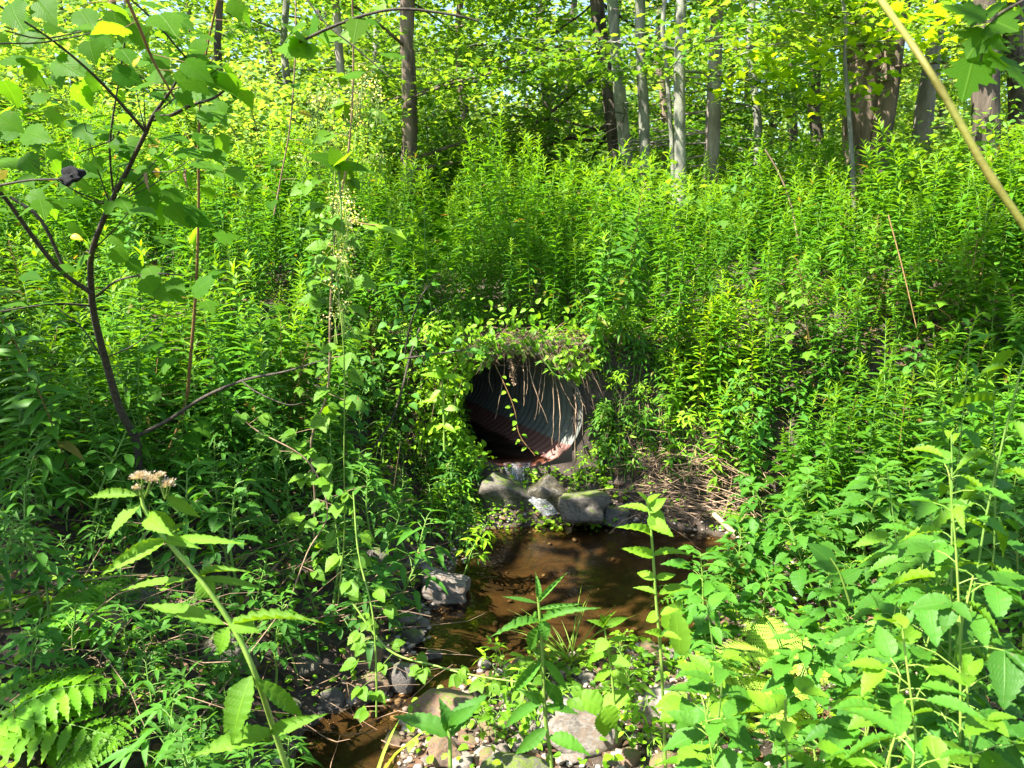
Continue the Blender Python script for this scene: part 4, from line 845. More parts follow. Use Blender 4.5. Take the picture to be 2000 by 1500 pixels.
jpw, jo = hero('joe_pye_weed', 'leaning weed with pink flower heads and big drooping leaves at lower left', 'wildflower',
 [(600,1620,1.50,13),(560,1500,1.45,12),(530,1410,1.42,12),(500,1320,YJ,11),(455,1225,YJ,11),(390,1130,YJ,10),(325,1055,YJ,9),(285,1000,YJ,8),(275,960,YJ,6),(278,945,YJ,5)],
 [((325,1055),(218,1112),32),((325,1055),(478,1062),20),((328,1050),(382,1068),22),((322,1050),(370,1020),12),((288,1010),(332,1042),34),
  ((275,985),(212,1050),40),((285,1000),(340,1030),26),((272,968),(182,972),22),((320,968),(390,1010),24),
  ((372,1133),(238,1153),20),((390,1128),(516,1150),24),((385,1135),(418,1166),44),((388,1128),(470,1118),14),
  ((440,1220),(284,1182),32),((450,1222),(612,1216),20),((445,1215),(506,1235),38),((448,1225),(432,1270),42),
  ((492,1320),(460,1435),62),((480,1350),(438,1430),40),((500,1325),(590,1400),34),((535,1430),(392,1472),44),((530,1430),(620,1400),30)], 'broad', M['stemj'], Y=YJ)
mb = MB(); fl = MB(); r = np.random.RandomState(5)
for (cx, cy_, n, sx, sy) in ((a, b, c * 3, d, e) for a, b, c, d, e in ((275, 928, 210, 13, 8), (298, 935, 150, 11, 9), (328, 945, 120, 9, 11), (268, 950, 60, 8, 5), (312, 925, 60, 7, 4))):
    for q in range(6):
        a = at(280 if cx < 310 else 322, 975, YJ); b = at(cx + r.normal(0, sx * .6), cy_ + 4, YJ + r.normal(0, .01)); mb.tube([np.array(a) - jo, np.array((a + b) / 2) - jo + [0, 0, -.004], np.array(b) - jo], [.0013, .0011, .0009], 4)
    c = np.array(at(cx, cy_, YJ)) - jo; Q = c + np.stack([r.normal(0, m_px(sx, YJ) * .5, n), r.normal(0, m_px(sx, YJ) * .5, n), np.abs(r.normal(0, m_px(sy, YJ) * .45, n))], -1) - [0, 0, .004]; D = Q - c + [0, 0, .01]
    fl.inst(OV4, Q, D + rvec(n, .004, r), rvec(n, 1, r), r.uniform(.003, .006, n), .0022)
mb.obj('flower_stalks', M['stemj'], jpw); fm = leafmat('pink_floret', (0.30, 0.27, 0.24), (0.46, 0.45, 0.37), trans=.25); fl.obj('flower_head', fm, jpw)
hero('joe_pye_sprout', 'upright green sprout with narrow drooping leaves in front of the pool', 'weed',
 [(1085,1620,1.95,9),(1078,1500,1.95,9),(1065,1400,1.95,9),(1060,1290,1.95,8),(1054,1200,1.95,7),(1050,1165,1.95,5)],
 [((1050,1178),(1046,1122),14),((1050,1178),(1100,1126),11),((1050,1178),(980,1165),11),((1050,1190),(1135,1180),10),((1052,1200),(1040,1215),20),((1056,1215),(972,1240),22),((1056,1215),(1150,1192),20),((1056,1210),(1066,1250),30),((1056,1220),(1035,1268),28),
  ((1060,1290),(1008,1345),24),((1062,1290),(1110,1350),24),((1062,1330),(1100,1378),30),((1062,1370),(990,1420),26),((1064,1380),(1130,1395),22),((1070,1420),(1010,1470),30),((1072,1440),(1140,1470),34),((1060,1370),(1020,1350),24)], 'jewel', M['stemj'], Y=1.95)
hero('pool_weed', 'sunlit weed with paired oval leaves standing before the right of the pool', 'weed',
 [(1300,1500,2.3,7),(1292,1300,2.3,7),(1282,1180,2.3,6),(1275,1080,2.3,6),(1268,1000,2.3,5),(1262,975,2.3,4)],
 [((1266,1000),(1212,990),26),((1266,1000),(1298,975),24),((1268,1005),(1300,1030),44),((1264,985),(1245,962),18),((1264,985),(1290,965),16),((1270,1020),(1310,1045),30),((1268,1045),(1212,1032),20),((1275,1085),(1218,1072),22),((1277,1085),(1345,1084),22),
  ((1280,1130),(1248,1120),20),((1282,1130),(1320,1122),20),((1285,1160),(1238,1148),18),((1287,1160),(1350,1148),20),((1288,1200),(1262,1212),24),((1290,1200),(1325,1190),22),((1292,1240),(1262,1235),18),((1294,1240),(1330,1250),22)], 'broad', M['stemj'], OVATE, Y=2.3, tint=.8)
hero('seedling', 'dark green four leaved seedling at the bottom centre', 'seedling',
 [(882,1620,1.55,10),(880,1500,1.55,9),(878,1440,1.55,8),(876,1425,1.55,6)],
 [((876,1437),(776,1402),44),((880,1436),(946,1364),52),((875,1425),(860,1372),34),((880,1420),(925,1380),30),((876,1425),(880,1405),14)], 'jewel', M['stemj'], OVATE, Y=1.55, tint=.1)
hero('streamside_weed', 'small weed with a star of pale leaves beside the grass tuft', 'weed',
 [(1205,1450,2.4,6),(1198,1350,2.4,6),(1188,1270,2.4,5),(1180,1225,2.4,4)],
 [((1182,1225),(1148,1212),14),((1182,1225),(1222,1208),18),((1182,1222),(1172,1200),16),((1182,1222),(1200,1198),12),((1186,1250),(1162,1275),30),((1188,1255),(1236,1252),16),((1190,1280),(1150,1300),22),((1192,1285),(1235,1300),24),((1195,1310),(1160,1330),20),((1195,1310),(1228,1335),22)], 'broad', M['stemj'], OVATE, Y=2.4, tint=.6)
hero('dock_plant', 'dock with large crinkled leaves on the gravel behind the grey boulder', 'weed',
 [(1180,1430,2.35,8),(1178,1400,2.35,7),(1172,1380,2.35,5)],
 [((1175,1385),(1120,1355),50,2.3),((1180,1390),(1182,1440),46,2.25),((1178,1385),(1240,1350),44,2.4),((1180,1380),(1200,1420),44,2.2),((1300,1230),(1330,1170),40,2.6,2.6),((1330,1280),(1315,1180),52,2.5,2.6)], 'broad', M['stemj'], OVATE, Y=2.35, tint=.5)
hero('bright_weed', 'weed with pointed bright leaves at the left rim of the culvert', 'weed',
 [(868,880,5.0,5),(866,800,5.0,4),(864,750,5.0,4),(862,735,5.0,3)],
 [((864,740),(822,733),16),((864,740),(905,740),14),((864,738),(850,712),14),((864,738),(880,718),12),((865,760),(835,790),16),((866,765),(905,775),14),((866,790),(820,790),14),((866,795),(900,800),14),((866,830),(835,850),16),((866,830),(890,845),14)], 'clover', M['stemj'], OVATE, Y=5.0, tint=.6)
hero('arrow_leaved_weed', 'weed with one big dark heart shaped leaf at the right of the pool', 'weed',
 [(1660,1180,2.4,5),(1640,1120,2.4,4),(1622,1090,2.4,3)], [((1625,1100),(1578,1060),50),((1632,1108),(1590,1100),26),((1650,1130),(1685,1112),30)], 'jewel', M['stemj'], HEART, Y=2.4, tint=0)

# ---- left sapling
def lobes_on(t_, o, spots, mat='lobed', base=LOBT, Yd=None, L=None, seed=1, stalk=True, one=False):
    r = random.Random(seed); st = MB()
    lf = MB()
    for (px, py, size, ang, Y) in spots:
        size *= .9
        ca, sa = math.cos(ang), math.sin(ang); b = (px - ca * size * .45, py + sa * size * .45); tp = (px + ca * size * .55, py - sa * size * .55)
        pleaf(lf, b, tp, size * r.uniform(.75, 1.0), Y, base, r.uniform(-.5, .5), r.uniform(0, .8), o, Y + r.uniform(-.06, .06))
    return lf.obj('leaves', M[mat], t_)
SAP = [(262,1110,3.3,24),(268,1040,3.3,22),(270,960,3.25,21),(268,870,3.2,21),(235,800,3.1,21),(205,700,2.95,19),(185,620,2.8,18),(178,560,2.7,17),(180,490,2.6,15),(215,400,2.45,14),(250,330,2.35,12),(285,258,2.2,11),(300,225,2.15,10),(335,175,2.1,7),(352,145,2.05,6),(368,118,2.0,4)]
P, rad = pxpath(SAP, 6); sap = thing('sapling', 'crooked young tree with dark curving trunk and lobed leaves at the left', 'sapling', tuple(P[0])); so_ = np.array(P[0])
mb = MB(); mb.tube(np.array([list(p) for p in P]) - so_, np.array(rad) * .72, 12)
BR = [[(285,258,2.2,7),(225,190,2.1,6),(165,130,2.0,5),(90,70,1.9,4),(-20,0,1.8,4)],[(178,572,2.7,10),(120,530,2.6,9),(70,470,2.5,9),(20,400,2.4,8),(-30,340,2.3,7)],[(130,535,2.65,6),(80,430,2.6,7),(20,385,2.6,6)],
      [(175,597,2.75,5),(100,594,2.6,4),(-20,612,2.5,3)],[(190,578,2.72,5),(230,548,2.6,4),(300,535,2.5,4),(360,538,2.4,2)],[(268,852,3.18,8),(330,820,3.1,8),(400,775,3.0,7),(480,742,2.9,6),(560,725,2.8,4),(640,700,2.75,2)],
      [(335,225,2.15,7),(375,205,2.1,6),(420,190,2.0,5),(470,150,1.95,3)],[(298,235,2.18,6),(335,225,2.15,6)],[(368,118,2.0,4),(300,40,1.9,4),(245,-10,1.8,3)],[(222,385,2.45,4),(215,280,2.3,4),(235,140,2.2,3),(250,40,2.1,3)],
      [(150,300,2.3,2),(215,275,2.3,3),(222,262,2.3,3)],[(470,742,2.9,3),(500,765,2.85,3),(560,790,2.8,2),(600,785,2.8,1.5)],[(200,700,2.95,3),(160,640,2.9,3),(110,600,2.9,2)],
      [(10,60,1.8,3),(80,75,1.9,3),(160,62,1.95,2.5)],[(0,85,1.8,3),(90,82,1.9,3),(200,60,1.95,2)]]
rb_ = random.Random(4)
for k in range(16):
    q = SAP[rb_.randint(5, 14)]; a = rb_.uniform(-.3, 3.5); L = rb_.uniform(60, 190); BR.append([(q[0], q[1], q[2], 3), (q[0] + L * .5 * math.cos(a), q[1] - L * .5 * math.sin(a) + 8, q[2] - .1, 2.2), (q[0] + L * math.cos(a), q[1] - L * math.sin(a), q[2] - .2, 1.4)])
for b in BR: Q, rr2 = pxpath(b, 6); mb.tube(np.array([list(p) for p in Q]) - so_, rr2, 7)
mb.obj('trunk', M['twig'], sap)
rs = random.Random(12); spots = [(30,30,62,-1.2,1.8),(90,22,60,-.9,1.8),(170,40,58,-1,1.9),(230,20,60,-.6,1.9),(160,55,44,.1,1.85),(230,50,66,-1.3,1.9),(60,75,50,.4,1.9),(60,115,60,-.3,1.9),(130,130,64,-.5,2),(70,150,70,-.7,1.95),(20,180,64,-1,1.95),(120,100,56,-.1,2),(165,185,64,-1.2,2.1),(185,165,60,-.8,2.1),(300,35,58,-.4,1.95),(350,40,60,-.5,2),(390,70,62,-.2,2),(300,10,60,-.2,2),(430,160,72,-.6,1.95),(455,185,80,-.5,1.9),(420,150,60,.2,1.95),(400,130,66,.1,1.95),(450,165,56,-1.2,1.9),(385,120,70,-.3,2),(320,230,40,-.2,2.1),(315,190,48,-.4,2.1),
 (250,150,70,-.4,2.15),(360,100,52,.3,2.0),(165,260,50,-.8,2.3),(230,250,46,-.3,2.3),(130,330,40,-.9,2.3),(300,330,52,-.5,2.4),(290,370,62,-.2,2.4),(340,390,56,-1.1,2.4),(250,300,56,.4,2.4),(370,300,54,-.3,2.2),(340,270,60,-.1,2.2),(420,300,60,-.7,2.2),(230,400,50,-.5,2.5),(150,450,46,-.4,2.6),(130,525,44,-.1,2.6),(160,510,36,.8,2.6),(60,540,40,-.2,2.6),(30,595,44,0,2.5),(90,592,30,.1,2.6),(265,520,44,-.6,2.6),(235,500,50,-.4,2.6),(300,540,50,-1,2.5),(345,560,46,-.8,2.4),(320,470,48,-.2,2.5),
 (230,470,36,-.9,2.5),(330,575,62,-.4,2.4),(295,560,50,-.9,2.4),(400,555,70,.7,2.3),(430,530,44,.3,2.3),(390,430,60,-.4,2.35),(350,420,64,-.8,2.35),(310,420,50,-1.2,2.4),(70,265,60,-.3,2.2),(20,240,60,-.6,2.1),(20,320,50,-.4,2.3),(110,230,60,-.7,2.2),(60,320,50,-.9,2.3),(180,330,44,-.6,2.4),(265,345,50,-.4,2.4),(410,225,54,-.4,2.1),(480,190,50,-1,2.0),(310,120,60,-.8,2.0),(270,70,60,-.9,1.95),(110,55,46,-.5,1.9),(30,120,56,-.2,1.9),(180,100,50,-1.3,2.0)]
for k in range(150):
    a = rs.random(); px = rs.uniform(-20, 470); py = rs.uniform(10, 420); spots.append((px, py, rs.uniform(22, 50), rs.uniform(-1.5, .7), rs.uniform(2.0, 2.8)))
lobes_on(sap, so_, spots, seed=2)
tag(sap); 
# black knot gall on the branch tip from the left
P, rad = pxpath([(-60,372,1.9,5),(0,362,1.9,5),(60,352,1.9,4),(125,350,1.9,4)], 5); kb = thing('galled_branch', 'bare twig from the left edge ending in a lumpy black gall', 'branch', tuple(P[0])); o3 = np.array(P[0])
mb = MB(); mb.tube(np.array([list(p) for p in P]) - o3, rad, 7); mb.obj('twig', M['twig'], kb)
me = rock_mesh(77, 4, .6, 5); me.materials.append(plain('black_gall', (0.006, 0.006, 0.008), (0.02, 0.02, 0.022), 120, .7, 1.0, .004)); go = bpy.data.objects.new('gall', me); COL.objects.link(go); go.parent = kb
go.location = Vector(at(140, 346, 1.9)) - Vector(o3); go.scale = (m_px(24, 1.9), m_px(17, 1.9), m_px(16, 1.9)); go.rotation_euler = (0, -.15, 0)
# curled dead leaves and yellow leaf
for (px, py, L, w_, Y, mt, lab, ang) in ((290,350,46,18,2.3,'dryd','curled brown dead leaf hanging from the sapling',-1.5),(365,348,40,12,2.3,'dryd','second smaller dead leaf hanging right of the first',-1.5)):
    lf = MB(); pleaf(lf, (px, py - L / 2), (px + 3, py + L / 2), w_, Y, OVATE, .8, 0); tag(lf.obj('dead_leaf', M[mt]), lab, 'dead leaf', 'dead leaves hanging on the left')
yl = leafmat('yellow_leaf', (0.65, 0.42, 0.02), (0.75, 0.50, 0.03), trans=.4)
for (px, py, L, w_, ang, Y, lab) in ((150,465,24,14,-.3,2.5,'bright yellow leaf caught on the lower left branch'),(268,122,22,12,1.0,1.95,'orange yellow leaf among the green at upper left'),(308,338,20,12,-1.4,2.3,'yellow leaf beside the hanging dead leaf')):
    lf = MB(); pleaf(lf, (px - L / 2 * math.cos(ang), py + L / 2 * math.sin(ang)), (px + L / 2 * math.cos(ang), py - L / 2 * math.sin(ang)), w_, Y, OVATE, .2, 0); tag(lf.obj('yellow_leaf', yl), lab, 'yellow leaf', 'yellow leaves on the left')
# woody reddish climber behind the sapling
trailing([(300,935,3.6,8),(330,880,3.5,8),(362,790,3.4,7),(372,700,3.3,7),(383,560,3.2,6),(388,400,3.1,5),(388,260,3.0,5),(400,120,2.9,4),(430,-20,2.8,4)], 'thin reddish woody stem with lobed yellow green leaves right of the sapling', 30, .10, 'lobed', M['stemr'], 'climbing_shrub', base=MAPLE, wr=.95, cat='shrub', seed=8, side=.12)
# vines of the middle left
VG = 'vines hanging at the left of the culvert'
trailing([(610,1120,3.3,4),(615,980,3.2,4),(608,860,3.1,4),(640,760,3.0,4),(645,600,2.9,4),(655,450,2.8,4),(680,300,2.7,4),(690,150,2.6,4),(688,-20,2.5,4)], 'climbing vine with pale stem and leaflets rising to the top left of the culvert', 34, .085, 'broad', M['dry'], seed=11, tri=True, side=.07, group=VG)
trailing([(660,1180,2.6,3),(672,1050,2.6,3),(672,900,2.55,3),(672,700,2.5,3),(660,560,2.5,3),(650,450,2.5,3),(655,330,2.5,3)], 'green twining vine with groups of three leaves and cream flower sprays', 22, .07, 'broad', M['stemj'], seed=12, tri=True, side=.06, group=VG)
trailing([(535,420,3.0,3),(548,350,3.0,3),(566,250,2.95,3),(576,120,2.9,3),(578,-20,2.9,3)], 'straw coloured vine stem hanging straight down at the top left', 10, .06, 'lobed', M['dry'], seed=13, side=.05, group=VG)
trailing([(735,1400,2.2,4),(735,1320,2.2,5),(728,1200,2.2,4),(700,1080,2.25,4),(690,960,2.3,3)], 'vine stem with three part leaves growing up in front of the brown boulder', 14, .055, 'broad', M['stemj'], seed=14, tri=True, side=.05, group=VG)
trailing([(690,1180,2.4,4),(760,1270,2.35,5),(850,1300,2.3,4),(930,1320,2.25,4),(1060,1340,2.2,3),(1110,1360,2.2,3)], 'green creeper stem reaching across the stream from the left bank', 16, .05, 'broad', M['stemj'], seed=15, tri=True, side=.05, group=VG)
trailing([(560,1190,2.9,3),(600,1080,2.9,3),(640,1000,2.9,3),(600,900,2.9,3),(500,840,2.9,3),(460,800,2.9,2)], 'thin bare twining stem looping over the left bank', 10, .06, 'broad', M['dry'], seed=16, tri=True, side=.05, group=VG)
trailing([(820,640,5.3,4),(800,700,5.2,5),(785,760,5.1,5),(760,830,5.0,5),(715,890,4.9,4)], 'grey leaved shrub branch bending down left of the culvert', 14, .07, 'jewel', M['twig'], 'shrub_branch', base=OVATE, cat='shrub', seed=17, side=.10)
trailing([(790,700,5.2,4),(800,640,5.1,4),(820,585,5.0,3),(835,560,5.0,2)], 'upright shrub twig with toothed grey green leaves above the bending branch', 20, .075, 'jewel', M['twig'], 'shrub_branch', base=OVATE, cat='shrub', seed=18, side=.13)
trailing([(790,700,5.0,3),(860,690,4.95,3),(930,680,4.9,2)], 'side twig reaching over the left rim of the culvert', 16, .065, 'jewel', M['twig'], 'shrub_branch', base=OVATE, cat='shrub', seed=19, side=.10)
# cream flower clusters at the left of centre
def flowers(reg, n, Y, label, seed):
    r = np.random.RandomState(seed); mb = MB(); st = MB(); 
    for k in range(n):
        c = np.array(at(r.uniform(*reg[0]), r.uniform(*reg[1]), Y + r.normal(0, .08))); m = 30; mb.inst(OV4, c + rvec(m, .020, r), rvec(m, 1, r), rvec(m, 1, r), r.uniform(.005, .010, m), .005)
        for q in range(4): st.tube([c + rvec(1, .012, r)[0], c + np.array([0, 0, -.03]), c + np.array([r.normal(0, .03), 0, -.10])], [.0008, .001, .0012], 3)
    c0 = at(sum(reg[0]) / 2, reg[1][1], Y); t_ = thing('flower_spray', label, 'flowers', c0, 0, 'cream flower sprays'); cm = leafmat('cream_flower', (0.42, 0.46, 0.16), (0.60, 0.60, 0.30), trans=.35); 
    for o in (mb.obj('blossoms', cm, t_), st.obj('stalks', M['stemj'], t_)): o.location = -c0
flowers(((585, 745), (150, 330)), 24, 2.75, 'large spray of cream blossoms on the vine near the top left', 1)
flowers(((640, 700), (370, 450)), 12, 2.6, 'small cream blossoms on the vine below the large spray', 2)
flowers(((650, 680), (480, 640)), 8, 2.5, 'few yellowish buds along the vine stem left of the culvert', 3)
# dark twig across the top with its bright leaves
tp, to = hero('hanging_twig', 'dark twig arching across the top with bright yellow green leaves at its left end', 'branch',
 [(585,82,2.0,6),(650,52,2.0,6),(730,25,2.0,5),(800,18,2.0,5),(900,32,2.0,4),(935,42,2.0,3)],
 [((600,80),(545,40),60,2.0),((600,85),(560,110),56,2.0),((600,85),(610,115),40,2.0),((590,90),(535,95),44,2.0),((620,70),(650,105),30,2.0),((560,75),(590,45),50,2.0),((700,35),(690,85),40,2.0)], 'lobed', M['twig'], LOBT, Y=2.0, tint=.95)
trailing([(600,0,2.3,3),(640,50,2.3,3),(690,90,2.3,3),(760,150,2.3,2)], 'thin dark twig crossing the first one near the top', 5, .07, 'lobed', M['twig'], 'hanging_twig', base=LOBT, wr=.95, cat='branch', seed=22, side=.06)
trailing([(1560,480,6.6,4),(1545,400,6.7,4),(1522,340,6.7,3),(1494,292,6.7,3)], 'pale bent dead tip rising above the goldenrods', 12, .05, 'grass', M['dry'], 'withered_goldenrod', base=LANCE, wr=.2, cat='goldenrod', seed=33, side=.03)
trailing([(240,-20,1.6,7),(275,60,1.65,6),(300,120,1.7,5),(340,190,1.75,4)], 'brown vine stem falling through the leaves at the top left', 6, .07, 'lobed', M['stemr'], base=LOBT, wr=.95, cat='vine', seed=23, side=.06)
# yellow fluorescent leaves at (760,450) and (640,310)
hero('pale_leaf_vine', 'pale yellow green leaf pair hanging in the sun left of centre', 'vine', [(680,430,3.0,3),(715,438,3.0,3),(740,440,3.0,2)], [((715,438),(760,450),30),((745,440),(795,462),34),((770,450),(786,482),24)], 'broad', M['stemr'], HEART, Y=3.0, tint=1.0)
hero('dark_leaf_vine', 'cluster of broad backlit leaves on a dark stem at the left of centre', 'vine', [(668,450,2.4,3),(665,380,2.4,4),(660,320,2.4,4)], [((660,320),(600,300),50),((660,318),(645,285),44),((662,322),(725,330),34),((660,320),(690,290),40)], 'lobed', M['stemg'], HEART, Y=2.4, tint=.5)

# ---- big bent stalk at the right, close to the lens
P, rad = pxpath([(1560,-260,1.15,9),(1640,-110,1.1,10),(1720,0,1.05,11),(1790,100,.93,12),(1858,210,.9,13),(1925,330,.88,14),(2010,455,.86,15),(2120,620,.85,16)], 6)
end = Vector((P[-1].x + .25, P[-1].y + .1, g(P[-1].x + .25, P[-1].y + .1))); P.append((P[-1] + end) / 2 + Vector((.05, 0, .1))); P.append(end); rad = [q * (1 + .22 * (i % 9 == 4) + random.uniform(-.05, .05)) for i, q in enumerate(rad)] + [rad[-1]] * 2
mb = MB(); mb.tube(P, rad, 12); tag(mb.obj('bent_stalk', plain('tan_stalk', (0.10, 0.11, 0.014), (0.16, 0.16, 0.026), 18, .6, .4, third=(0.12, 0.09, 0.02))), 'thick tan stalk leaning close by across the upper right corner', 'stalk')
# leaves at the top right corner, close
nb, no_ = hero('overhanging_branch', 'dark lobed leaves hanging close by in the top right corner', 'branch', [(2100,-60,1.3,7),(2000,0,1.3,5),(1940,40,1.3,4),(1915,120,1.3,3)],
 [((1950,20),(1880,40),90),((1940,40),(1990,60),80),((1930,60),(1890,110),90),((1915,90),(1930,160),90),((1900,120),(1880,200),80),((1950,110),(2010,170),90),((1925,30),(1840,10),80),((1990,10),(2020,80),80)], 'lobed', M['twig'], MAPLE, Y=1.3, tint=0)
# tall weeds at the right edge and bottom right, close
for k, (px, pt, Y, H, lab) in enumerate(((1965, 470, 1.75, 1.2, 'tall weed with whorled leaves at the right edge, highest one'), (1930, 870, 1.45, .85, 'broad leaved weed at the right edge below the tallest'), (1985, 760, 2.0, 1.0, 'weed behind the broad leaved one at the right edge'),
     (1800, 930, 2.1, .8, 'weed with pointed leaves left of the right edge weeds'), (1905, 640, 2.6, 1.2, 'slender weed in front of the right goldenrods'), (1700, 1060, 1.9, .7, 'leafy weed in the middle of the jewelweed patch'), (1450, 1180, 1.75, .6, 'leaning jewelweed in front of the lacy fern'), (1400, 1260, 1.45, .45, 'near jewelweed with blue green leaves at the lower right'))):
    T = at(px, pt, Y); st, lf = weed(1.0, 200 + k, 26, JOE if k in (0, 1, 3, 4) else OVATE, .12 if k in (0, 1, 3, 4) else .10, .34 if k in (0, 1, 3, 4) else .55, .10, True, .15, .25, .0042)
    gz = g(T.x, Y); s = (T.z - gz); o = thing('tall_weed', lab, 'weed', (T.x, Y, gz), k * 1.1, 'tall weeds at the right'); st.obj('stem', M['stemg'], o); lf.obj('leaves', M['broad'] if k in (1, 3, 0) else M['jewel'], o); o.scale = (max(s, .3),) * 3
    if s > 1.0: o.scale = (.9, .9, s)
nr = [(1700,1200,1.55),(1760,1120,1.6),(1740,1270,1.35),(1830,1140,1.4),(1900,1250,1.2),(1980,1100,1.25),(1660,1380,1.15),(1590,1430,1.2),(1470,1410,1.3),(1780,1400,1.1),(1990,1380,1.1),(1900,1000,1.7),(1800,1050,1.8),(1360,1330,1.55),(1960,930,1.5)]
for k, (px, pt, Y) in enumerate(nr):
    T = at(px, pt, Y); gz = g(T.x, Y); H = max(.3, T.z - gz); st, lf = weed(H, 260 + k, 14, OVATE if k % 3 else JOE, .105 if k % 3 else .14, .58 if k % 3 else .34, .22, False, .18, .45, .004)
    o = thing('near_jewelweed', '%s close broad leaved plant %s' % (['blue green', 'bright green', 'mid green'][k % 3], ['just right of the lacy fern', 'behind the leaning fat stem', 'in front of the leaning fat stem', 'half way up the right edge', 'right of the leaning fat stem', 'highest by the right edge', 'left of the fat leaning stem', 'with its top above the bottom edge', 'near the pale boulder, low', 'right of the fat stem, low', 'in the bottom right corner', 'below the slender weed', 'left of the slender weed', 'beside the dock leaves', 'under the highest weed at the edge'][k]), 'weed', (T.x, Y, gz), k, 'close broad leaved plants at the lower right')
    st.obj('stem', M['stemj'], o); lf.obj('leaves', M[('jewel', 'broad', 'jewel')[k % 3]], o)
# sticks
for (a, b, w_, lab, mt) in (((1395,1005,4.4),(1500,1110,3.9),12,'broken grey branch slanting into the right of the pool','dry'),((800,1065,4.2),(848,1112,4.0),4,'thin pale stick propped on the flat grey rock','dry'),((355,1300,2.8),(590,1045,3.4),9,'long tan stick lying up the left bank','dryd'),((100,1500,2.2),(370,1140,2.9),5,'straight pale stem leaning across the lower left','dry'),((1700,1500,1.3),(1815,1380,1.5),16,'fat pale green stem leaning at the lower right','stemj'),
    ((1735,420,3.6),(1790,640,3.4),2.5,'dark brown dead stem standing in the right goldenrods','stemr'),((330,1480,2.1),(560,1180,2.8),4,'thin grey stem leaning behind the flowering weed','dryd')):
    A, B = at(*a), at(*b); r1 = m_px(w_, A.y) / 2; mid = (A + B) / 2 + Vector((random.gauss(0, .01), 0, random.gauss(0, .012))); Q = catmull([A, mid, B], 6); mb = MB(); mb.tube(Q, lerp_r([r1, r1 * .9, r1 * .6], len(Q)), 7)
    tag(mb.obj('stick' if mt != 'stemj' else 'leaning_stem', M[mt]), lab, 'stick')

# ------------------------------------------------------------------ trees
def crown_leaves(mb, A, n, r, L0, spread=.35, flat=.08, base=SIMP, droop=.15, t0=.15):
    """leaves round a branch polyline A"""
    t = t0 + (1 - t0) * r.rand(n) ** .8; m = len(A); f = t * (m - 1); i = np.minimum(f.astype(int), m - 2); p = A[i] + (A[i + 1] - A[i]) * (f - i)[:, None]
    k = spread * (.5 + .5 * t); off = np.stack([r.normal(0, 1, n) * k, r.normal(0, 1, n) * k, r.normal(0, flat, n) - .10 * k], -1); P = p + off; a = r.uniform(0, 6.3, n); el = r.normal(-droop, .3, n)
    D = np.stack([np.cos(a) * np.cos(el), np.sin(a) * np.cos(el), np.sin(el)], -1); U = np.stack([r.normal(0, .35, n), r.normal(-.15, .35, n), np.ones(n)], -1); L = L0 * r.uniform(.65, 1.25, n); mb.inst(base, P, D, U, L, L * .9)
